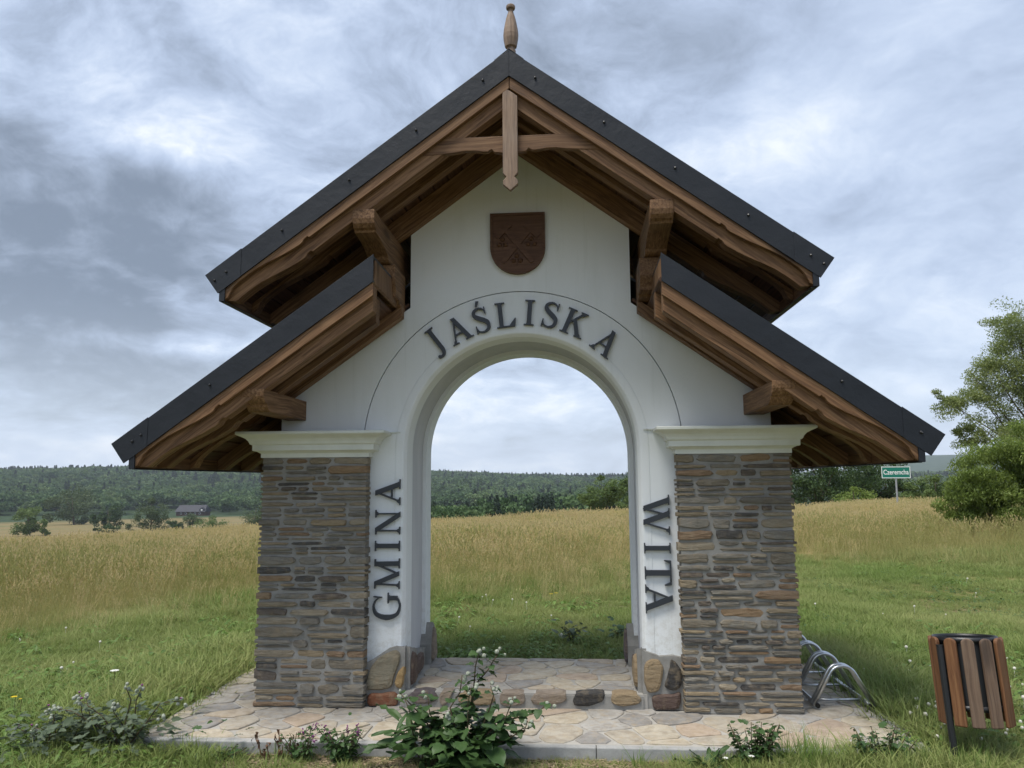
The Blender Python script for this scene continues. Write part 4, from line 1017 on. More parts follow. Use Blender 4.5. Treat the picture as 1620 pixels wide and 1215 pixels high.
# ------------------------------------------------------------------ foliage tools
def fast_mesh(name, V, F, m, smooth=False):
    """V (n,3) array, F (k,q) array of equal-sided faces"""
    me = bpy.data.meshes.new(name); V = np.asarray(V, np.float32); F = np.asarray(F, np.int32); k, q = F.shape
    me.vertices.add(len(V)); me.vertices.foreach_set('co', V.ravel())
    me.loops.add(k*q); me.loops.foreach_set('vertex_index', F.ravel())
    me.polygons.add(k); me.polygons.foreach_set('loop_start', np.arange(0, k*q, q, dtype=np.int32))
    if smooth: me.polygons.foreach_set('use_smooth', np.ones(k, bool))
    me.update(calc_edges=True); me.validate()
    if m is not None: me.materials.append(m)
    return me
def leaf_cloud(C, size, rng, aspect=0.45, up=0.0, jit=0.35, bend=True):
    """diamond leaves at the points C; up>0 makes the long axis point upwards"""
    n = len(C); a = rng.normal(size=(n, 3)); a[:, 2] = a[:, 2]*(1-min(up, 0.9))+up*2.2; a /= np.linalg.norm(a, axis=1)[:, None]
    b = rng.normal(size=(n, 3)); b -= a*(a*b).sum(1)[:, None]; b /= np.linalg.norm(b, axis=1)[:, None]
    s = size*(1+jit*rng.uniform(-1, 1, n))[:, None]; c = np.cross(a, b)*s*0.12
    V = np.stack([C-a*s*0.5, C+b*s*aspect*0.5+c, C+a*s*0.5, C-b*s*aspect*0.5+c], 1).reshape(-1, 3)
    F = np.arange(4*n).reshape(n, 4); return V, F
def tree(name, label, cat, px, d, lobes, nleaf, size, m, group=None, nclump=60, crad=0.55, limbs=8, base_px=None, up=0.0, aspect=0.5, trunk_r=None, lean=0.0, seed=None, depth=0.8, hollow=0.35):
    """lobes: (px, py, half-width px, half-height px) of the crown's masses, at distance d"""
    rng = np.random.default_rng(seed if seed is not None else int(px*13+d*7)); bx, by, bz = at(base_px if base_px is not None else px, d)
    root = empty(name, (bx, by, bz), label, cat, group)
    k = d/1224.0; cent = []; w = []
    L = []
    for (lx, ly, hw_, hh) in lobes:
        x = CAMX+(lx-903)*k-bx; z = 1.45+(761-ly)*k-bz; L.append((x, z, hw_*k, hh*k)); w.append(hw_*hh)
        if d > 200 and z > 0: L.append((x*0.85, max(z*0.45, 0.3), hw_*k*0.9, max(z*0.45, 0.5))); w.append(hw_*hh*0.6)
    w = np.array(w, float); w /= w.sum(); clumps = []
    for i, (x, z, rx, rz) in enumerate(L):
        for _ in range(max(3, int(round(nclump*w[i])))):
            v = rng.normal(size=3); v /= np.linalg.norm(v); r = (hollow+(1-hollow)*rng.random())**0.6
            clumps.append((x+v[0]*rx*r, v[1]*rx*r*depth, z+v[2]*rz*r, min(rx, rz)))
    clumps = np.array(clumps); npc = np.maximum(3, (nleaf*rng.dirichlet(np.full(len(clumps), 6.0))).astype(int))
    P = []
    for c, n_ in zip(clumps, npc):
        q = rng.normal(size=(n_, 3)); q *= (rng.random(n_)**0.4/np.linalg.norm(q, axis=1))[:, None]
        rr2 = crad*c[3]*rng.uniform(0.55, 1.15); q *= rr2*np.array([1, 1, 0.72]); P.append(c[:3]+q)
    P = np.concatenate(P); P = P[P[:, 2] > 0.03]
    V, F = leaf_cloud(P, size, rng, aspect, up)
    o = bpy.data.objects.new('crown', fast_mesh('crown', V, F, m)); link(o, root)
    zmin = min(z-rz for _, z, _, rz in L); zmax = max(z+rz for _, z, _, rz in L)
    tr = MB(); R0 = trunk_r or max(0.05, 0.022*zmax); cxm = sum(x*ww for (x, _, _, _), ww in zip(L, w))
    top = (cxm*0.8+lean, 0, zmax*0.80); tr.tube([(0, 0, -0.2), (cxm*0.15, 0.0, zmax*0.2), (cxm*0.5+lean*0.4, 0.02, zmax*0.5), top], [R0*1.25, R0, R0*0.6, R0*0.2], 7)
    for i in range(limbs):
        c = clumps[rng.integers(len(clumps))]; h = rng.uniform(0.12, 0.55)*min(zmax, max(c[2], 0.3)); f = h/zmax
        s0 = (cxm*f*0.9+lean*f*0.7, 0, h); mid = (s0[0]*0.45+c[0]*0.55, c[1]*0.5, s0[2]*0.5+c[2]*0.5+0.06*zmax*rng.uniform(-0.5, 1))
        tr.tube([s0, mid, tuple(c[:3])], [R0*0.45, R0*0.26, R0*0.07], 5)
    tr.build('trunk', BARK, root, smooth=True)
    return root
def protos(names_meshes):
    c = bpy.data.collections.new('plant_forms')
    for nm, me in names_meshes: c.objects.link(bpy.data.objects.new(nm, me))
    return c
def scatter(name, coll, P, rot, scl, idx, kind='stuff', label=None, cat=None, parent=None):
    me = bpy.data.meshes.new(name); n = len(P); me.vertices.add(n); me.vertices.foreach_set('co', np.asarray(P, np.float32).ravel())
    a = me.attributes.new('rot', 'FLOAT_VECTOR', 'POINT'); a.data.foreach_set('vector', np.asarray(rot, np.float32).ravel())
    a = me.attributes.new('scl', 'FLOAT_VECTOR', 'POINT'); a.data.foreach_set('vector', np.asarray(scl, np.float32).ravel())
    a = me.attributes.new('idx', 'INT', 'POINT'); a.data.foreach_set('value', np.asarray(idx, np.int32))
    o = bpy.data.objects.new(name, me); link(o, parent); tag(o, label, cat, kind=kind)
    ng = bpy.data.node_groups.new('scatter_'+name, 'GeometryNodeTree')
    ng.interface.new_socket('Geometry', in_out='INPUT', socket_type='NodeSocketGeometry'); ng.interface.new_socket('Geometry', in_out='OUTPUT', socket_type='NodeSocketGeometry')
    N = ng.nodes; gi = N.new('NodeGroupInput'); go = N.new('NodeGroupOutput'); ci = N.new('GeometryNodeCollectionInfo')
    ci.inputs['Collection'].default_value = coll; ci.inputs['Separate Children'].default_value = True; ci.inputs['Reset Children'].default_value = True
    ip = N.new('GeometryNodeInstanceOnPoints'); ip.inputs['Pick Instance'].default_value = True
    def na_(nm, ty): q = N.new('GeometryNodeInputNamedAttribute'); q.data_type = ty; q.inputs['Name'].default_value = nm; return q.outputs['Attribute']
    er = N.new('FunctionNodeEulerToRotation'); lk = ng.links.new
    lk(gi.outputs[0], ip.inputs['Points']); lk(ci.outputs[0], ip.inputs['Instance']); lk(na_('idx', 'INT'), ip.inputs['Instance Index'])
    lk(na_('rot', 'FLOAT_VECTOR'), er.inputs[0]); lk(er.outputs[0], ip.inputs['Rotation']); lk(na_('scl', 'FLOAT_VECTOR'), ip.inputs['Scale']); lk(ip.outputs[0], go.inputs[0])
    md = o.modifiers.new('scatter', 'NODES'); md.node_group = ng; return o
def blades(n, rad, h0, h1, w, rng, lean=0.35, seg=3, curl=0.5, heads=0, head_len=0.10, head_w=0.012, head_h=(0.8, 1.0)):
    """a tuft of grass: n bending blades, some carrying a seed head"""
    V = []; F = []
    for i in range(n):
        r = rad*math.sqrt(rng.random()); a = rng.uniform(0, 6.283); x, y = r*math.cos(a), r*math.sin(a)
        b = rng.uniform(0, 6.283); L = rng.uniform(h0, h1); ln = rng.uniform(0.05, lean); hd = i < heads
        if hd: L = h1*rng.uniform(1.05, 1.45); ln *= 0.6
        dx, dy = math.cos(b), math.sin(b); nx_, ny_ = -dy, dx; ww = w*(0.5 if hd else rng.uniform(0.7, 1.3)); k0 = len(V)
        for s in range(seg+1):
            t = s/seg; off = L*ln*(t+curl*t*t); z = L*(t-0.28*ln*t*t); hw_ = ww*(1-t**1.6*(0.92 if not hd else 0.4))*0.5
            V += [(x+dx*off+nx_*hw_, y+dy*off+ny_*hw_, z), (x+dx*off-nx_*hw_, y+dy*off-ny_*hw_, z)]
            if s: F.append((k0+2*s-2, k0+2*s-1, k0+2*s+1, k0+2*s))
        if hd:
            t = 1.0; off = L*ln*(1+curl); z = L*(1-0.28*ln)
            for q in range(7):
                u = rng.uniform(-0.9, 0.35); cx, cy, cz = x+dx*(off+u*head_len*0.5), y+dy*(off+u*head_len*0.5), z+u*head_len
                a2 = rng.uniform(0, 6.28); hx, hy = math.cos(a2)*head_w, math.sin(a2)*head_w; k = len(V)
                V += [(cx, cy, cz-head_w*1.4), (cx+hx, cy+hy, cz), (cx, cy, cz+head_w*1.8), (cx-hx*0.4, cy-hy*0.4, cz+0.002)]; F.append((k, k+1, k+2, k+3))
    return V, F
def at_arr(t, d):
    x = CAMX+d*t; y = CAMY+d; return x, y
def weed_patch(n, rad, h, leaf, rng, aspect=0.6, flat=0.6):
    """low broad-leaved plant: leaves in a rosette/cushion"""
    V = []; F = []
    for i in range(n):
        a = rng.uniform(0, 6.283); r = rad*math.sqrt(rng.random()); z = h*rng.uniform(0.15, 1.0)*(1-0.5*(r/rad)**2)
        x, y = r*math.cos(a), r*math.sin(a); b = a+rng.uniform(-0.8, 0.8); L = leaf*rng.uniform(0.6, 1.2); tl = rng.uniform(-0.5, 0.6)*(1-flat)+0.15*rng.normal()
        dx, dy = math.cos(b), math.sin(b); nx_, ny_ = -dy, dx; W_ = L*aspect*0.5; k = len(V); rl = rng.uniform(-0.3, 0.3)
        for t, w in ((0, 0.05), (0.3, 0.85), (0.65, 0.9), (1.0, 0.05)):
            zz = z+L*(tl*t-0.35*t*t); V += [(x+dx*L*t+nx_*W_*w, y+dy*L*t+ny_*W_*w, zz+W_*w*(0.25+rl)), (x+dx*L*t, y+dy*L*t, zz), (x+dx*L*t-nx_*W_*w, y+dy*L*t-ny_*W_*w, zz+W_*w*(0.25-rl))]
        for s in range(3):
            q = k+3*s; F += [(q, q+1, q+4, q+3), (q+1, q+2, q+5, q+4)]
    return V, F

G_LAWN = mat_grass('lawn_grass', (0.110, 0.170, 0.034), (0.205, 0.300, 0.072), (0.330, 0.345, 0.135), 0.12, 0.4)
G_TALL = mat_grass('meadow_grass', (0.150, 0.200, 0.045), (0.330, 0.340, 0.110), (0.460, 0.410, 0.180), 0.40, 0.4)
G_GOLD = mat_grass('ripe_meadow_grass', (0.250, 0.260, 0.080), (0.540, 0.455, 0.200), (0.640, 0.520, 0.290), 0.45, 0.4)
L_WEED = mat_leaf('weed_leaf', (0.085, 0.155, 0.030), (0.150, 0.245, 0.052), (0.23, 0.33, 0.09), 0.4, 0.5, 1.5)
L_CLOV = mat_leaf('clover_leaf', (0.045, 0.095, 0.022), (0.075, 0.135, 0.034), (0.115, 0.175, 0.05), 0.3, 0.5, 2.5)

rg = np.random.default_rng(101)
# ---- lawn and meadow round the gate
def edge_y(x): return np.interp(x, [-16, -8, -6, -4.5, -2, 0, 2, 5.5, 9, 14], [-0.5, 0.6, 1.6, 3.0, 5.0, 6.2, 7.6, 10.4, 9.6, 9.5])+0.9*vnoise(x*0.9, x*0.3+5, 9)
def on_slab(x, y, mrg=0.02): return (np.abs(x) < 2.25+mrg) & (y > -0.66-mrg) & (y < 1.44+mrg)
def sow(n, dmin, dmax, tmin=-1.10, tmax=0.90, p=1.0):
    u = rg.random(n); d = (dmin**(2-p)+(dmax**(2-p)-dmin**(2-p))*u)**(1/(2-p)); t = rg.uniform(tmin, tmax, n); return at_arr(t, d)+(d,)
V1 = [blades(30, 0.075, 0.05, 0.13, 0.0055, rg, 0.9, 3) for _ in range(3)]+[blades(30, 0.085, 0.04, 0.10, 0.005, rg, 1.2, 3) for _ in range(2)]
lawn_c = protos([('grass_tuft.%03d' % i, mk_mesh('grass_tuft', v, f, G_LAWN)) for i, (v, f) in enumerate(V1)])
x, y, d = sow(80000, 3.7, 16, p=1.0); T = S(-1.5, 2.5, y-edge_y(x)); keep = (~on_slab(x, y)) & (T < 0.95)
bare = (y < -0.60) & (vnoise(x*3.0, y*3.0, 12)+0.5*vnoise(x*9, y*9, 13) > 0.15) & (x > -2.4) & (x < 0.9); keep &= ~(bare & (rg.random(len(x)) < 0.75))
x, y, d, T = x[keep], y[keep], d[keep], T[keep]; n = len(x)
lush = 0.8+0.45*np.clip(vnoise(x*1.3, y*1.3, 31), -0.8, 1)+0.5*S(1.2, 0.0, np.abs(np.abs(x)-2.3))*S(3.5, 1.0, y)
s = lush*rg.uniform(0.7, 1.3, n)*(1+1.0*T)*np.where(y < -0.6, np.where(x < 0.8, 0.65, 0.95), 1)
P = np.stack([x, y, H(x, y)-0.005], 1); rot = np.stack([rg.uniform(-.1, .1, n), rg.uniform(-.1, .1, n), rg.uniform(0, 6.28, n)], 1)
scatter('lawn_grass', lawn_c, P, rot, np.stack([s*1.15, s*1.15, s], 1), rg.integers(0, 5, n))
# tall meadow
V2 = [blades(34, 0.16, 0.22, 0.50, 0.0075, rg, 0.55, 4, heads=7, head_len=0.09) for _ in range(4)]
V3 = [blades(30, 0.17, 0.25, 0.52, 0.0065, rg, 0.50, 4, heads=12, head_len=0.12, head_w=0.011) for _ in range(4)]
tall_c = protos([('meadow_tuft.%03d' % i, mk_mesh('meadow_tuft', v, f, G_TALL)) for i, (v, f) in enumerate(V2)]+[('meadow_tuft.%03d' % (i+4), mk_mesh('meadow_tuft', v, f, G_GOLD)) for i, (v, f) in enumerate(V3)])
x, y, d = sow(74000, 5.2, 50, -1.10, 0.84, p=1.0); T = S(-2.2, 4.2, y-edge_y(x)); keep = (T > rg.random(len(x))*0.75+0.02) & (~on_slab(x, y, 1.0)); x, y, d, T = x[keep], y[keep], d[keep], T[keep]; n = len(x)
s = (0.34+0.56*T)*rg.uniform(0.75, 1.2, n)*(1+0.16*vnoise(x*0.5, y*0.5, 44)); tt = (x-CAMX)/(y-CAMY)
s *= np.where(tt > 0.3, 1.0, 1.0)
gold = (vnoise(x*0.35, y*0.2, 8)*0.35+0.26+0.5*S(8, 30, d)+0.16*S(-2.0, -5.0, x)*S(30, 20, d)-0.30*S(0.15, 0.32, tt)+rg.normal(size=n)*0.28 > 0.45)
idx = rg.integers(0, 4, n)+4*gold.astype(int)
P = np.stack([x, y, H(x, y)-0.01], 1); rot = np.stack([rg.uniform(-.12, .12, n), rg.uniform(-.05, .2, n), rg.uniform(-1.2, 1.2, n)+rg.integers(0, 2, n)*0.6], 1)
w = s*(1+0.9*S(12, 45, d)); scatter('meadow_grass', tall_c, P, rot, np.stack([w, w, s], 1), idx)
# low broad-leaved weeds and clover between the grass
V4 = [weed_patch(34, 0.12, 0.10, 0.050, rg, 0.5) for _ in range(3)]
V5 = [weed_patch(60, 0.14, 0.07, 0.022, rg, 0.95) for _ in range(2)]
weed_c = protos([('weed_cushion.%03d' % i, mk_mesh('weed_cushion', v, f, L_WEED)) for i, (v, f) in enumerate(V4)]+[('weed_cushion.%03d' % (i+3), mk_mesh('weed_cushion', v, f, L_CLOV)) for i, (v, f) in enumerate(V5)])
x, y, d = sow(19000, 3.9, 15, p=1.0)
dens = 0.04+0.75*S(1.6, 0.1, np.abs(np.abs(x)-2.4))*S(3.5, 0.5, y)+0.35*S(3.3, 1.4, y)*S(1.4, 1.5, y)*(np.abs(x) < 1.6)+0.5*S(2.2, 2.6, x)*S(2.5, 0.5, y)+0.5*S(-2.4, -3.0, x)*S(1.5, 0, y)
keep = (~on_slab(x, y, 0.04)) & (y < edge_y(x)) & (rg.random(len(x)) < dens) & ~((y < -0.6) & (np.abs(x) < 2.0) & (rg.random(len(x)) < 0.8))
x, y, d = x[keep], y[keep], d[keep]; n = len(x); s = rg.uniform(0.6, 1.5, n)*np.where(y < -0.6, 0.7, 1)
idx = np.where((x > 2.2) & (rg.random(n) < 0.7), rg.integers(3, 5, n), rg.integers(0, 3, n))
scatter('ground_weeds', weed_c, np.stack([x, y, H(x, y)], 1), np.stack([np.zeros(n), np.zeros(n), rg.uniform(0, 6.28, n)], 1), np.stack([s, s, s], 1), idx)
# clover blossoms
m, g = mat('clover_blossom'); finish(g, (0.72, 0.70, 0.62), 0.8, None, transl=0.2); CLOVER = m
cb = MB(); cb.sphere((0, 0, 0.10), 0.010, 7, 5); cb.tube([(0, 0, 0), (0, 0, 0.095)], 0.0012, 3)
clo_c = protos([('clover_blossom', mk_mesh('clover_blossom', cb.v, cb.f, CLOVER))])
xa, ya, _ = sow(230, 4.1, 6.8, 0.40, 0.66); xb, yb, _ = sow(150, 5.5, 13, -0.8, 0.5); x = np.concatenate([xa, xb]); y = np.concatenate([ya, yb])
keep = (~on_slab(x, y, 0.05)) & (y < edge_y(x)-0.5) & ((vnoise(x*2, y*2, 71) > -0.2)); x, y = x[keep], y[keep]; n = len(x); s = rg.uniform(0.6, 1.3, n)
scatter('clover_blossoms', clo_c, np.stack([x, y, H(x, y)], 1), np.stack([rg.uniform(-.3, .3, n), rg.uniform(-.3, .3, n), np.zeros(n)], 1), np.stack([s, s, s], 1), np.zeros(n, int))
# litter of soil crumbs and dry stalks along the kerb
m, g = mat('dry_straw'); finish(g, (0.36, 0.28, 0.18), 0.9); STRAW = m
V6 = []
for _ in range(2):
    mb = MB()
    for i in range(9):
        a = rg.uniform(0, 6.28); x0, y0 = rg.uniform(-.06, .06, 2); L = rg.uniform(0.03, 0.09); mb.tube([(x0, y0, 0.004), (x0+L*math.cos(a), y0+L*math.sin(a), 0.012)], 0.0012, 3)
    for i in range(5):
        x0, y0 = rg.uniform(-.07, .07, 2); mb.sphere((x0, y0, 0.003), rg.uniform(0.004, 0.010), 5, 3, 0.7)
    V6.append(mb)
lit_c = protos([('dry_litter.%03d' % i, mk_mesh('dry_litter', b.v, b.f, STRAW)) for i, b in enumerate(V6)])
n = 420; x = rg.uniform(-3, 3, n); y = rg.uniform(-1.05, -0.665, n)
scatter('dry_litter', lit_c, np.stack([x, y, H(x, y)], 1), np.stack([np.zeros(n), np.zeros(n), rg.uniform(0, 6.28, n)], 1), np.ones((n, 3)), rg.integers(0, 2, n))

# ------------------------------------------------------------------ forest on the hills
F_DEC = mat_leaf('forest_leaf', (0.040, 0.085, 0.030), (0.085, 0.145, 0.050), (0.165, 0.220, 0.085), 0.25, 0.7, 0.012, per='obj')
F_CON = mat_leaf('spruce_needles', (0.014, 0.034, 0.016), (0.022, 0.046, 0.020), (0.034, 0.060, 0.026), 0.05, 0.7, 0.02, per='obj')
def crown_proto(kind, rng):
    P = []
    if kind == 'dec':
        for _ in range(16):
            v = rng.normal(size=3); v /= np.linalg.norm(v); c = np.array([v[0]*0.34, v[1]*0.34, 0.60+v[2]*0.27]); q = rng.normal(size=(42, 3)); q *= (rng.random(42)**0.3/np.linalg.norm(q, axis=1))[:, None]
            P.append(c+q*np.array([.17, .17, .13]))
        V, F = leaf_cloud(np.concatenate(P), 0.105, rng, 0.8)
    else:
        for k in range(26):
            z = 0.10+0.88*k/26; r = 0.21*(1-z)**0.85+0.012; n = int(8+60*r*4); a = rng.uniform(0, 6.28, n); rr2 = r*(0.35+0.65*rng.random(n)); P.append(np.stack([rr2*np.cos(a), rr2*np.sin(a), z-0.30*rr2+rng.normal(size=n)*0.006], 1))
        V, F = leaf_cloud(np.concatenate(P), 0.065, rng, 0.55)
    return fast_mesh('forest_tree', V, F, F_DEC if kind == 'dec' else F_CON)
fr = np.random.default_rng(55)
for_c = protos([('forest_tree.%03d' % i, crown_proto('dec', fr)) for i in range(4)]+[('forest_tree.%03d' % (i+4), crown_proto('con', fr)) for i in range(2)])
n = 26000; t = fr.uniform(-0.92, 0.80, n); d = np.sqrt(fr.uniform(560**2, 2350**2, n)); x, y = at_arr(t, d)
edge = 590+55*vnoise(t*9, t*0, 61)-170*S(-0.585, -0.64, t)-60*S(-0.50, -0.46, t); keep = d > edge; keep &= ~((t > -0.025) & (t < 0.035) & (d > 1150) & (d < 1420)); keep &= ~((t > -0.545) & (t < -0.50) & (d < 660))
x, y, d, t = x[keep], y[keep], d[keep], t[keep]; n = len(x); h = fr.uniform(10, 19, n)*np.where(d > 1000, 1.1, 0.9); con = (vnoise(x*0.012, y*0.012, 91)+0.4*fr.normal(size=n)) > 0.55
h = h*(1+0.45*S(-0.56, -0.62, t)*(d < 560)); w = h*np.where(con, 1.25, fr.uniform(1.0, 1.35, n)); idx = np.where(con, fr.integers(4, 6, n), fr.integers(0, 4, n)); hh = np.where(con, h*1.15, h)
scatter('hill_forest', for_c, np.stack([x, y, H(x, y)-0.4], 1), np.stack([np.zeros(n), np.zeros(n), fr.uniform(0, 6.28, n)], 1), np.stack([w, w, hh], 1), idx)
# dark spruce wood in the dip behind the meadow
n = 420; t = fr.uniform(-0.22, 0.06, n); d = fr.uniform(205, 330, n); x, y = at_arr(t, d); z = H(x, y); ztop = 1.45-(0.012+0.012*fr.random(n)+0.01*(t < -0.12))*d; hh = np.clip(ztop-z, 8, 22)*fr.uniform(0.85, 1.04, n)
scatter('spruce_wood', for_c, np.stack([x, y, z-0.3], 1), np.stack([np.zeros(n), np.zeros(n), fr.uniform(0, 6.28, n)], 1), np.stack([hh*0.9, hh*0.9, hh], 1), np.where(fr.random(n) < 0.8, fr.integers(4, 6, n), fr.integers(0, 4, n)))
n = 260; t = fr.uniform(-0.23, -0.12, n); d = fr.uniform(150, 200, n); x, y = at_arr(t, d); z = H(x, y); ztop = 1.45-(0.027+0.012*fr.random(n))*d; hh = np.clip(ztop-z, 3, 14)
scatter('young_wood', for_c, np.stack([x, y, z-0.3], 1), np.stack([np.zeros(n), np.zeros(n), fr.uniform(0, 6.28, n)], 1), np.stack([hh*0.9, hh*0.9, hh], 1), fr.integers(0, 4, n))

# ------------------------------------------------------------------ single trees and shrubs
T_WIL = mat_leaf('willow_leaf', (0.14, 0.185, 0.060), (0.26, 0.320, 0.110), (0.40, 0.44, 0.20), 0.55, 0.5, 0.5)
T_BUSH = mat_leaf('willow_bush_leaf', (0.11, 0.160, 0.032), (0.21, 0.285, 0.064), (0.32, 0.39, 0.11), 0.5, 0.5, 0.7)
T_DARK = mat_leaf('dark_tree_leaf', (0.026, 0.055, 0.016), (0.050, 0.092, 0.026), (0.085, 0.135, 0.040), 0.3, 0.55, 0.5)
T_FAR = mat_leaf('valley_tree_leaf', (0.045, 0.075, 0.028), (0.080, 0.115, 0.045), (0.12, 0.155, 0.07), 0.25, 0.6, 0.08)
T_LITE = mat_leaf('light_tree_leaf', (0.075, 0.125, 0.034), (0.125, 0.185, 0.052), (0.18, 0.235, 0.080), 0.35, 0.6, 0.2)
tree('willow_tree', 'tall airy pale green tree with sky showing through, at the right edge', 'tree', 1640, 27,
     [(1592, 522, 42, 38), (1608, 560, 58, 46), (1556, 588, 42, 38), (1595, 628, 68, 48), (1535, 632, 34, 28), (1502, 650, 38, 30), (1482, 640, 24, 20), (1575, 690, 60, 34), (1520, 705, 30, 24), (1495, 690, 24, 22), (1640, 600, 60, 80)], 60000, 0.075, T_WIL, nclump=380, crad=0.50, limbs=34, trunk_r=0.10, aspect=0.42, seed=4, hollow=0.0)
tree('willow_bush', 'large dense bright green willow bush at the right edge of the meadow', 'bush', 1600, 17.5,
     [(1595, 732, 60, 52), (1548, 752, 56, 50), (1640, 745, 60, 62), (1516, 785, 42, 38), (1575, 805, 60, 45), (1650, 815, 60, 52), (1486, 800, 32, 34), (1530, 815, 48, 36)], 60000, 0.085, T_BUSH, nclump=170, crad=0.5, limbs=14, up=0.55, aspect=0.26, seed=5, trunk_r=0.05)
tree('alder_tree', 'dark dense tree just right of the right pier under the eaves', 'tree', 1285, 62, [(1285, 755, 60, 48), (1330, 745, 50, 50), (1250, 760, 50, 48)], 16000, 0.20, T_DARK, nclump=90, crad=0.42, seed=6)
tree('alder_tree', 'dark green tree standing behind the green place-name sign', 'tree', 1385, 66, [(1380, 765, 40, 34), (1415, 775, 36, 28), (1350, 770, 34, 34)], 9000, 0.20, T_DARK, nclump=70, crad=0.42, seed=7)
tree('alder_tree', 'mid green low tree between the place-name sign and the willow bush', 'tree', 1455, 60, [(1450, 778, 34, 24), (1480, 785, 30, 22), (1430, 785, 26, 18)], 7000, 0.17, T_LITE, nclump=60, crad=0.42, seed=8)
tree('round_bush', 'small rounded light green bush at the meadow edge left of the place-name sign', 'bush', 1334, 47, [(1334, 790, 28, 19)], 4200, 0.11, T_BUSH, nclump=34, crad=0.5, limbs=3, seed=9)
tree('ash_tree', 'light green rounded tree seen through the arch at its right side', 'tree', 955, 95, [(958, 778, 28, 24), (940, 790, 20, 20), (975, 772, 20, 20)], 6500, 0.26, T_LITE, nclump=60, crad=0.45, seed=10)
tree('ash_tree', 'dark tree seen through the arch against its right jamb', 'tree', 1000, 105, [(1000, 775, 20, 30)], 3500, 0.28, T_DARK, nclump=36, crad=0.5, seed=11)
tree('round_bush', 'light green bush low in the arch opening in front of the dark tree', 'bush', 990, 80, [(992, 800, 18, 14)], 2600, 0.16, T_LITE, nclump=26, crad=0.5, limbs=3, seed=12)
VG = 'trees and shrubs scattered over the valley field'
tree('valley_tree', 'pale tree at the left edge of the valley field beside bare stems', 'tree', 8, 265, [(8, 812, 22, 13), (0, 822, 20, 14), (40, 826, 10, 8)], 4680, 0.65, T_LITE, VG, nclump=36, crad=0.72, seed=13)
tree('valley_tree', 'dark broad tree by the forest edge above the low dark shrub', 'tree', 150, 330, [(150, 808, 20, 13), (128, 815, 14, 9)], 3960, 0.8, T_DARK, VG, nclump=30, crad=0.72, seed=14)
tree('valley_tree', 'big rounded tree in front of the forest at far left', 'tree', 88, 400, [(85, 790, 34, 22), (55, 800, 24, 16), (110, 808, 16, 10)], 5040, 1.05, T_FAR, VG, nclump=44, crad=0.72, seed=15)
tree('low_shrub', 'low dark oval shrub alone in the valley field', 'shrub', 146, 255, [(146, 834, 22, 6)], 2700, 0.45, T_DARK, VG, nclump=20, crad=0.72, limbs=2, seed=16)
tree('valley_tree', 'open spreading tree with several visible stems in the valley field', 'tree', 220, 258, [(222, 800, 26, 16), (205, 818, 20, 12), (236, 820, 14, 12), (184, 828, 7, 7), (222, 785, 14, 8)], 5760, 0.5, T_FAR, VG, nclump=60, crad=0.72, limbs=12, trunk_r=0.22, seed=17)
tree('valley_shrub', 'rounded grey-green shrub just below the far house', 'shrub', 286, 300, [(286, 820, 20, 10), (260, 825, 14, 6)], 3420, 0.55, T_FAR, VG, nclump=28, crad=0.72, limbs=3, seed=18)
tree('valley_shrub', 'wide grey-green shrub right of the far house', 'shrub', 320, 262, [(322, 826, 24, 12), (298, 834, 14, 6), (278, 834, 8, 5)], 4140, 0.5, T_LITE, VG, nclump=34, crad=0.72, limbs=4, seed=19)
tree('valley_shrub', 'tall bushy shrub close beside the left pier, far off in the field', 'shrub', 390, 262, [(395, 818, 24, 20), (370, 830, 16, 10), (412, 812, 18, 20)], 5760, 0.5, T_FAR, VG, nclump=44, crad=0.72, limbs=5, seed=20)
tree('valley_shrub', 'small dark shrub between the open tree and the far house', 'shrub', 258, 290, [(258, 826, 12, 6)], 1980, 0.5, T_DARK, VG, nclump=14, crad=0.72, limbs=2, seed=21)

# ---- the far house
hx, hy, hz_ = at(285, 545); k = 545/1224.0
house = empty('farmhouse', (hx, hy, hz_), 'far wooden house with a long dark grey roof at the foot of the forest', 'house')
m, g = mat('house_wood'); finish(g, (0.075, 0.045, 0.035), 0.8); HW = m
m, g = mat('house_roof'); finish(g, (0.028, 0.029, 0.038), 0.6); HR = m
m, g = mat('window_glass'); finish(g, (0.03, 0.035, 0.04), 0.1, spec=0.8); GLASS = m
W2 = 24*k; t = MB(); t.box(-W2, W2, 0, 9, 0, 3.0); wl = t.build('wall', HW, house)
t = MB(); z0, z1 = 2.9, 7.6
t.add([(-W2-0.8, -1.0, z0), (W2+0.8, -1.0, z0), (W2-0.4, 4.5, z1), (-W2+0.4, 4.5, z1), (-W2-0.8, 10, z0), (W2+0.8, 10, z0)], [(0, 1, 2, 3), (5, 4, 3, 2), (1, 5, 2), (4, 0, 3)])
rf = t.build('roof', HR, house)
t = MB(); dx0, dx1 = W2-3.8, W2-0.2
t.add([(dx0, -0.4, 3.2), (dx1, -0.4, 3.2), (dx1, 3.5, 3.2), (dx0, 3.5, 3.2), (dx0, -0.4, 4.6), (dx1, -0.4, 4.6), ((dx0+dx1)/2, -0.4, 6.0), ((dx0+dx1)/2, 3.9, 6.0), (dx0, 2.6, 4.6), (dx1, 2.6, 4.6)], [(0, 1, 5, 6, 4), (4, 6, 7, 8), (6, 5, 9, 7), (0, 4, 8, 3), (1, 2, 9, 5)])
t.build('dormer', HR, house)
for xx in (-7.5, -4.0, -0.5, 3.0, 6.5):
    t = MB(); t.box(xx, xx+1.2, -0.06, -0.01, 1.0, 2.3); w_o = t.build('window', WHITE, house); t = MB(); t.box(xx+0.12, xx+1.08, -0.09, -0.065, 1.12, 2.18); t.build('pane', GLASS, w_o)
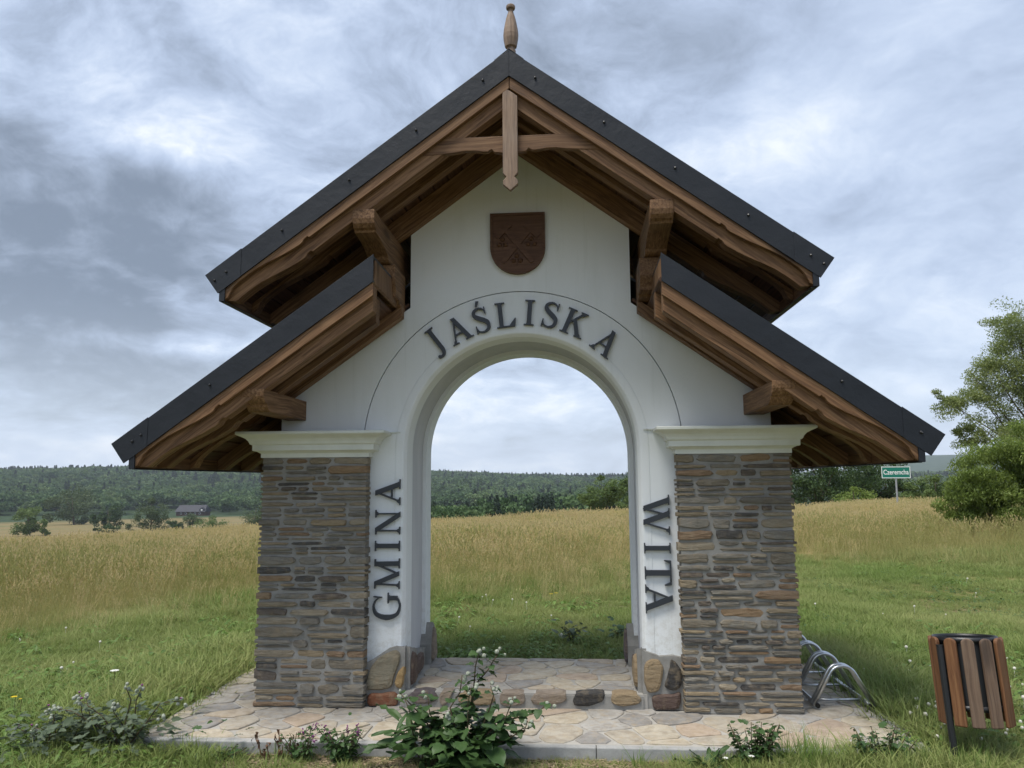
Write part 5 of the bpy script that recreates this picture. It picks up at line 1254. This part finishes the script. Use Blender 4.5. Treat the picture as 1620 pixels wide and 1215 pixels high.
t = MB(); t.box((dx0+dx1)/2-0.6, (dx0+dx1)/2+0.6, -0.48, -0.42, 3.7, 4.7); t.build('window', WHITE, house)

# ------------------------------------------------------------------ plants in the foreground
B_STEM = mat_mortar('plant_stem', (0.11, 0.10, 0.05), (0.09, 0.055, 0.045))
B_LEAF = mat_leaf('burdock_leaf', (0.030, 0.068, 0.022), (0.050, 0.100, 0.030), (0.085, 0.145, 0.045), 0.25, 0.5, 6.0)
B_LEAF2 = mat_leaf('grey_green_leaf', (0.060, 0.090, 0.050), (0.100, 0.135, 0.080), (0.165, 0.195, 0.135), 0.25, 0.6, 6.0)
m, g = mat('woolly_flower_head'); P_ = g.n('ShaderNodeNewGeometry').outputs['Position']
finish(g, g.ramp(g.noise(P_, 220, 3, 0.6), [(0.35, (0.20, 0.24, 0.16)), (0.65, (0.46, 0.47, 0.41))]), 0.95, g.noise(P_, 300, 2), 0.6, 0.004); HEAD = m
m, g = mat('purple_floret'); finish(g, (0.26, 0.07, 0.22), 0.7, transl=0.2); PURPLE = m
m, g = mat('yellow_petal'); finish(g, (0.75, 0.55, 0.02), 0.6, transl=0.2); YELLOW = m
m, g = mat('white_petal'); finish(g, (0.80, 0.80, 0.76), 0.6, transl=0.2); PETAL = m
m, g = mat('withered_leaf'); finish(g, (0.13, 0.075, 0.045), 0.85); WITHER = m
def heart_leaf(m, lobed=0.0, width=0.8, waves=3, seed=0):
    """leaf blade of length 1 along +x with a midrib fold, a curl and a wavy edge"""
    r_ = np.random.default_rng(seed); ns_ = 7; V = []; F = []
    for i in range(ns_+1):
        t = i/ns_; prof = (math.sin(math.pi*min(1, t*0.93+0.07)**0.75))**0.8*width*0.5 if t < 1 else 0.004
        if lobed: prof *= 1+lobed*math.sin(t*math.pi*waves*2)
        z = -0.30*t*t; wv = 0.04*r_.normal()
        V += [(t-0.06*(t < 0.01), prof, z+0.10*prof+wv), (t, prof*0.5, z+0.03*prof), (t, 0, z-0.02), (t, -prof*0.5, z+0.03*prof), (t-0.06*(t < 0.01), -prof, z+0.10*prof-wv)]
        if i:
            k_ = 5*(i-1)
            for j in range(4): F.append((k_+j, k_+j+1, k_+5+j+1, k_+5+j))
    return mk_mesh('leaf', V, F, m, True)
def orient(pos, az, pitch, roll, s):
    return Matrix.Translation(pos) @ Euler((roll, -pitch, az), 'XYZ').to_matrix().to_4x4() @ Matrix.Scale(s, 4)
HEADS = {}
def head_mesh(kind):
    if kind in HEADS: return HEADS[kind]
    mb = MB()
    if kind == 'burr':
        mb.sphere((0, 0, 0), 1.0, 10, 7)
        r_ = np.random.default_rng(2)
        for _ in range(40):
            v = r_.normal(size=3); v /= np.linalg.norm(v); w = np.cross(v, r_.normal(size=3)); w /= np.linalg.norm(w); w *= 0.10; p = v*0.9; q = v*1.32
            mb.add([p+w, p-w, q], [(0, 1, 2)])
    HEADS[kind] = mk_mesh('flower_head', mb.v, mb.f, HEAD); return HEADS[kind]
def put(name, me, parent, M4):
    o = bpy.data.objects.new(name, me); link(o, parent); o.matrix_local = M4; return o
def leafy_plant(name, label, cat, bx, by, stems, leaf_me, leaf_s, rng, heads=True, head_r=0.012, base_leaves=0, base_s=0.16, base_me=None, purple=0, group=None, spread=1.0, step=0.055):
    """stems: list of [(dx,dy,z),...] paths; side leaves up each stem, clusters of heads on top"""
    bz = float(H(bx, by)); root = empty(name, (bx, by, bz), label, cat, group); hm = head_mesh('burr')
    for st_ in stems:
        pts = [Vector(p) for p in st_]; n_ = len(pts); L = sum((pts[i+1]-pts[i]).length for i in range(n_-1))
        mb = MB(); mb.tube(pts, [0.0055*(1-0.6*i/(n_-1))*min(1.2, 0.6+L) for i in range(n_)], 6); mb.build('stem', B_STEM, root, smooth=True)
        acc = 0; az = rng.uniform(0, 6.28)
        for i in range(n_-1):
            seg = (pts[i+1]-pts[i]); sl = seg.length; k_ = max(1, int(sl/step))
            for j in range(k_):
                f = (j+rng.uniform(0.2, 0.8))/k_; p = pts[i]+seg*f; u = (acc+sl*f)/L; az += 2.4+rng.uniform(-0.4, 0.4)
                if u < 0.08: continue
                sz = leaf_s*(1.15-0.55*u)*rng.uniform(0.75, 1.25)
                d = Vector((math.cos(az), math.sin(az), 0)); q = p+d*sz*0.25+Vector((0, 0, sz*0.10))
                put('leaf', leaf_me[rng.integers(len(leaf_me))], root, orient(q, az, rng.uniform(-0.5, 0.55), rng.uniform(-0.5, 0.5), sz))
            acc += sl
        if heads:
            top = pts[-1]
            for c in range(rng.integers(3, 7)):
                p = top+Vector(rng.normal(size=3))*head_r*1.4; p.z = top.z+rng.uniform(-1.6, 0.8)*head_r*1.6
                put('flower_head', hm, root, orient(p, rng.uniform(0, 6), 0, 0, head_r*rng.uniform(0.7, 1.1)))
            if purple and rng.random() < purple:
                mb = MB(); mb.lathe([(0.2, 0), (0.5, 0.4), (0.75, 1.0), (0.5, 1.15)], 0, 0, 7); put('floret', mk_mesh('floret', mb.v, mb.f, PURPLE), root, orient(top+Vector((0, 0, head_r*0.6)), 0, 0, 0, head_r*0.9))
    for i in range(base_leaves):
        az = rng.uniform(0, 6.28); r = rng.uniform(0.01, 0.16)*spread; sz = base_s*rng.uniform(0.6, 1.2); h = rng.uniform(0.02, 0.24)
        put('leaf', (base_me or leaf_me)[rng.integers(len(base_me or leaf_me))], root, orient(Vector((r*math.cos(az), r*math.sin(az), h)), az+rng.uniform(-.5, .5), rng.uniform(-0.2, 0.7), rng.uniform(-0.5, 0.5), sz))
    return root
pr = np.random.default_rng(17)
LV = [heart_leaf(B_LEAF, 0.10, 0.85, 3, s_) for s_ in range(4)]; LG = [heart_leaf(B_LEAF2, 0.16, 0.62, 3, s_+10) for s_ in range(3)]
LN = [heart_leaf(B_LEAF, 0.0, 0.26, 3, s_+20) for s_ in range(3)]
KF = 4.33/1224        # metres per pixel where the foreground plants stand (y about -0.78)
def P3(px, py, y=-0.78):
    d = y-CAMY; dirx = _f + _r2*((px-810)/1216.97) - _u2*((py-607.5)/1216.97); t_ = d/dirx.y; return CAMX+dirx.x*t_, y, CAMZ+dirx.z*t_
def stem_to(b, *pp):
    o = [(0, 0, 0)]
    for (px, py, yy) in pp:
        X = P3(px, py, -0.78+yy); o.append((X[0]-b[0], X[1]-b[1], X[2]-b[2]))
    return o
bx, by = P3(735, 1225)[0], -0.80; b = (bx, by, float(H(bx, by)))
stems = [stem_to(b, (735, 1170, 0), (748, 1110, 0), (752, 1055, 0.02), (758, 1030, 0.02)), stem_to(b, (738, 1160, 0.02), (750, 1085, 0.03), (772, 1060, 0.03), (790, 1030, 0.03)),
         stem_to(b, (725, 1170, -0.02), (712, 1120, -0.02), (728, 1095, -0.02), (731, 1068, -0.02)), stem_to(b, (710, 1170, 0.0), (680, 1130, 0), (676, 1095, 0)), stem_to(b, (700, 1175, 0.03), (660, 1125, 0.03), (634, 1098, 0.03)),
         stem_to(b, (755, 1170, 0), (775, 1120, 0), (781, 1100, 0), (776, 1085, 0)), stem_to(b, (770, 1170, 0.02), (800, 1140, 0.02), (848, 1128, 0.02), (870, 1112, 0.02)), stem_to(b, (760, 1170, -0.03), (800, 1135, -0.03), (812, 1105, -0.03)),
         stem_to(b, (715, 1175, -0.04), (705, 1145, -0.04), (708, 1132, -0.05)), stem_to(b, (740, 1165, -0.05), (740, 1115, -0.05), (745, 1088, -0.05)), stem_to(b, (780, 1180, -0.02), (830, 1155, -0.02), (835, 1140, -0.02))]
leafy_plant('burdock', 'tall dark green burdock with woolly round heads in front of the arch', 'plant', bx, by, stems, LV, 0.072, pr, True, 0.0115, 150, 0.105, LV, 0.0, spread=1.6, step=0.018)
bx, by = P3(668, 1225)[0], -0.80; b = (bx, by, float(H(bx, by)))
leafy_plant('hawkweed', 'narrow-leaved dark green plant leaning left beside the tall burdock', 'plant', bx, by, [stem_to(b, (655, 1170, 0), (648, 1125, 0), (640, 1105, 0)), stem_to(b, (670, 1170, 0), (672, 1130, 0))], LN, 0.13, pr, False, 0.01, 34, 0.17, LN, step=0.022)
# the woolly burdocks on the left
for (base, tops, lab) in (((190, 1235), [((150, 1150), (110, 1122), (98, 1118)), ((190, 1150), (195, 1110), (190, 1085)), ((200, 1150), (215, 1110), (218, 1085)), ((185, 1160), (160, 1130), (140, 1105)), ((205, 1170), (240, 1140), (268, 1130)), ((200, 1165), (235, 1145), (255, 1115), (298, 1108)), ((190, 1160), (178, 1130), (184, 1118))],
                            'woolly grey-headed burdock with crossing dark stems over the paving corner'),
                           ((110, 1240), [((100, 1180), (80, 1155), (62, 1150)), ((105, 1180), (90, 1140), (70, 1120)), ((115, 1190), (120, 1140), (122, 1098)), ((112, 1190), (132, 1150), (134, 1105)), ((100, 1200), (70, 1175), (48, 1150))],
                            'woolly grey-headed burdock leaning left at the bottom left corner'),
                           ((60, 1250), [((60, 1210), (72, 1180), (88, 1126)), ((52, 1215), (30, 1195), (18, 1200)), ((66, 1215), (98, 1195), (106, 1190)), ((62, 1210), (40, 1180), (45, 1165))],
                            'low woolly burdock nearest the bottom left corner')):
    y0 = {190: -0.72, 110: -0.70, 60: -0.74}[base[0]]; X = P3(base[0], base[1], y0); bx, by = X[0], y0; b = (bx, by, float(H(bx, by)))
    st_ = [[(0, 0, 0)]+[(P3(px, py, y0+pr.uniform(-.08, .08))[0]-b[0], pr.uniform(-.05, .05), P3(px, py, y0)[2]-b[2]) for px, py in tp] for tp in tops]
    leafy_plant('woolly_burdock', lab, 'plant', bx, by, st_, LG, 0.044, pr, True, 0.0110, 110, 0.060, LG, 0.5, 'burdocks at the left of the paving', spread=1.6, step=0.017)
def herb(name, label, px, y0, py_top, n_st, leaf_me, leaf_s, w_px, cat='plant', purple=False, group=None, step=0.03):
    X = P3(px, 1215, y0); bx, by = X[0], y0; bz = float(H(bx, by)); st_ = []
    for i in range(n_st):
        tx = px+pr.uniform(-w_px, w_px)/2; T_ = P3(tx, py_top+pr.uniform(0, 16), y0); yy = pr.uniform(-.06, .06)
        st_.append([(0, 0, 0), ((T_[0]-bx)*0.6+pr.uniform(-.01, .01), yy*0.6, (T_[2]-bz)*0.5), (T_[0]-bx, yy, T_[2]-bz)])
    r = leafy_plant(name, label, cat, bx, by, st_, leaf_me, leaf_s, pr, False, 0.008, 6, leaf_s*1.3, None, group=group, step=step)
    if purple:
        for s_ in st_[:max(2, n_st//3)]:
            mb = MB()
            for _ in range(10):
                q = Vector(s_[-1])+Vector((pr.normal()*0.007, pr.normal()*0.007, pr.uniform(-0.03, 0.012))); mb.sphere(q, 0.0042, 5, 3)
            mb.build('floret', PURPLE, r)
    return r
LS = [heart_leaf(B_LEAF, 0.12, 0.6, 4, s_+40) for s_ in range(3)]
herb('dead_nettle', 'purple-flowered dead nettle against the kerb left of the burdock', 545, -0.74, 1150, 20, LS, 0.042, 100, purple=True, step=0.011)
herb('dead_nettle', 'small purple-flowered dead nettle beside the withered leaves', 478, -0.74, 1152, 12, LS, 0.036, 60, purple=True, step=0.011)
herb('young_weed', 'leafy green weed at the kerb between the feathery plant and the withered leaves', 350, -0.74, 1180, 16, LS, 0.040, 95, step=0.011)
herb('feathery_weed', 'fine feathery bright green weed below the left paving corner', 268, -0.74, 1176, 16, LN, 0.034, 70, step=0.010)
herb('weed_shoot', 'dark leafy weed beside the thick grass tuft at the right of the kerb', 1195, -0.73, 1142, 16, LS, 0.044, 85, step=0.011)
herb('weed_shoot', 'leafy weed in front of the right paving corner', 1400, -0.72, 1150, 14, LS, 0.046, 110, step=0.012)
# weeds behind the paving, seen through the arch
for px, d, h, lab in ((902, 7.4, 0.17, 'grey-green thistle rosette behind the raised floor, nearer the middle of the arch'), (972, 7.5, 0.14, 'dark rosette behind the raised floor next to the right jamb')):
    x, y = CAMX+d*(px-903)/1224, CAMY+d; z = float(H(x, y)); sts = [[(0, 0, 0), (pr.uniform(-.1, .1)*0.5, pr.uniform(-.05, .05), h*0.6), (pr.uniform(-.14, .14), pr.uniform(-.08, .08), h)] for _ in range(7)]
    leafy_plant('thistle_rosette', lab, 'plant', x, y, sts, LG if px == 902 else LS, 0.06, pr, False, 0.01, 14, 0.09, None, step=0.03)
# withered curled leaves
X = P3(440, 1225, -0.74); bx, by = X[0], -0.74; bz = float(H(bx, by)); root = empty('withered_plant', (bx, by, bz), 'withered brown plant with curled hanging leaves at the kerb', 'plant')
for px, py in ((408, 1158), (425, 1172), (438, 1158), (446, 1180), (458, 1170), (415, 1190), (466, 1162)):
    T_ = P3(px, py, -0.74); p = Vector((T_[0]-bx, pr.uniform(-.04, .04), T_[2]-bz)); mb = MB(); mb.tube([(p.x*0.7, p.y*0.5, -0.01), (p.x*0.9, p.y, p.z*0.6), p], [0.004, 0.003, 0.002], 5); mb.build('stem', WITHER, root)
    mb = MB()
    for i in range(6):
        a0 = pr.uniform(0, 6.28); L = pr.uniform(0.03, 0.06); k_ = len(mb.v); q = p-Vector((0, 0, 0.012*i)); vs_ = []
        for s_ in range(5):
            t_ = s_/4; c = q+Vector((math.cos(a0)*L*0.5*math.sin(t_*2.6), math.sin(a0)*L*0.5*math.sin(t_*2.6), 0.012*math.sin(t_*3.1)-L*t_*0.8)); ww = 0.009*math.sin(math.pi*(t_*0.85+0.1)); tw = a0+t_*2.5
            vs_ += [tuple(c+Vector((math.cos(tw), math.sin(tw), 0))*ww), tuple(c-Vector((math.cos(tw), math.sin(tw), 0))*ww)]
        mb.add(vs_, [(2*j, 2*j+1, 2*j+3, 2*j+2) for j in range(4)])
    mb.build('leaf', WITHER, root)
# coarse grass tussocks in front of the kerb
for i, (px, y0, h, n_, w_, lab) in enumerate(((1275, -0.75, 0.235, 330, 0.0045, 'thick dark green grass tussock at the kerb below the right pier'), (1350, -0.73, 0.15, 200, 0.0045, 'loose grass tussock in front of the bicycle rack'), (1170, -0.76, 0.13, 150, 0.004, 'short grass tussock beside the dandelion'),
                                              (1010, -0.72, 0.13, 26, 0.004, 'thin grass tussock at the middle of the kerb'), (1075, -0.72, 0.12, 30, 0.004, 'thin grass tussock left of the dandelion'), (1440, -0.74, 0.21, 220, 0.005, 'long grass tussock left of the litter bin post'), (1540, -0.85, 0.21, 220, 0.005, 'long grass tussock under the litter bin'),
                                              (445, -0.71, 0.13, 24, 0.003, 'thin upright grass tussock behind the withered plant'), (520, -0.70, 0.12, 14, 0.003, 'wispy grass tussock behind the dead nettle'))):
    X = P3(px, 1210, y0); v, f = blades(n_, 0.13 if n_ > 50 else 0.05, h*0.45, h, w_, pr, 0.75, 5, 0.6)
    me = mk_mesh('grass_tussock', v, f, L_WEED); o = bpy.data.objects.new('grass_tussock', me); o.location = (X[0], y0, float(H(X[0], y0))-0.005); link(o); tag(o, lab, 'grass tussock', 'grass tussocks along the kerb')
# dandelion
X = P3(1120, 1210, -0.76); DL = [heart_leaf(B_LEAF, 0.32, 0.34, 5, s_+60) for s_ in range(3)]; bz = float(H(X[0], -0.76)); root = empty('dandelion', (X[0], -0.76, bz), 'dandelion rosette with toothed upright leaves in front of the kerb', 'plant')
for i in range(15):
    az = pr.uniform(0, 6.28); put('leaf', DL[i % 3], root, orient(Vector((0.01*math.cos(az), 0.01*math.sin(az), 0.0)), az, pr.uniform(0.5, 1.25), pr.uniform(-.3, .3), pr.uniform(0.10, 0.17)))
# small flowers
def flower(px, py, y0, m, r, lab, cat='flower', name='wild_flower', grp=None):
    X = P3(px, py, y0); bz = float(H(X[0], y0)); hgt = max(0.03, X[2]-bz); root = empty(name, (X[0], y0, bz), lab, cat, grp)
    mb = MB(); mb.tube([(0, 0, 0), (pr.uniform(-.01, .01), 0, hgt)], 0.0015, 4); mb.build('stem', B_STEM, root)
    mb = MB(); n_ = 9
    for i in range(n_):
        a = 6.283*i/n_; ca, sa = math.cos(a), math.sin(a); w_ = r*0.28
        mb.add([(ca*r*0.15, sa*r*0.15, hgt), (ca*r*0.7-sa*w_, sa*r*0.7+ca*w_, hgt+r*0.25), (ca*r, sa*r, hgt+r*0.15), (ca*r*0.7+sa*w_, sa*r*0.7-ca*w_, hgt+r*0.25)], [(0, 1, 2, 3)])
    mb.build('petals', m, root); return root
flower(1148, 1200, -0.78, PETAL, 0.017, 'white flower in the grass right of the dandelion', grp='white flowers by the kerb'); flower(1189, 1197, -0.78, PETAL, 0.017, 'white flower between the dandelion and the thick tussock', grp='white flowers by the kerb'); flower(1241, 1209, -0.79, PETAL, 0.020, 'largest white flower at the bottom edge below the thick tussock', grp='white flowers by the kerb')
flower(181, 1062, 0.25, PETAL, 0.032, 'white butterfly-shaped flower in the lawn behind the woolly burdocks')
for px, py, y0, r, lab in ((22, 1103, -0.30, 0.020, 'yellow flower in the grass at the left edge'), (32, 1106, -0.30, 0.010, 'tiny yellow flower beside the one at the left edge'), (148, 1141, -0.55, 0.018, 'brighter yellow flower among the woolly burdocks'), (144, 1134, -0.50, 0.012, 'small yellow flower just behind the bright one among the burdocks'), (167, 1147, -0.52, 0.013, 'small yellow flower right of the bright one among the burdocks'),
                           (757, 958, 5.2, 0.03, 'yellow flower in the grass seen through the left of the arch'), (872, 950, 5.6, 0.03, 'yellow flower left of a pair seen through the arch'), (880, 949, 5.7, 0.03, 'yellow flower right of the pair seen through the arch')):
    flower(px, py, y0, YELLOW, r, lab, grp='yellow flowers in the grass')

# ------------------------------------------------------------------ air
hz_b = MB(); hz_b.box(-4400, 4400, -4400, 4400, -60, 190); m = bpy.data.materials.new('air'); m.use_nodes = True; nt = m.node_tree; nt.nodes.clear()
vp = nt.nodes.new('ShaderNodeVolumePrincipled'); vp.inputs['Color'].default_value = (0.80, 0.88, 1.0, 1); vp.inputs['Density'].default_value = 0.00012; vp.inputs['Anisotropy'].default_value = 0.0
om = nt.nodes.new('ShaderNodeOutputMaterial'); nt.links.new(vp.outputs[0], om.inputs['Volume'])
hz_o = hz_b.build('haze', m); tag(hz_o, kind='stuff')
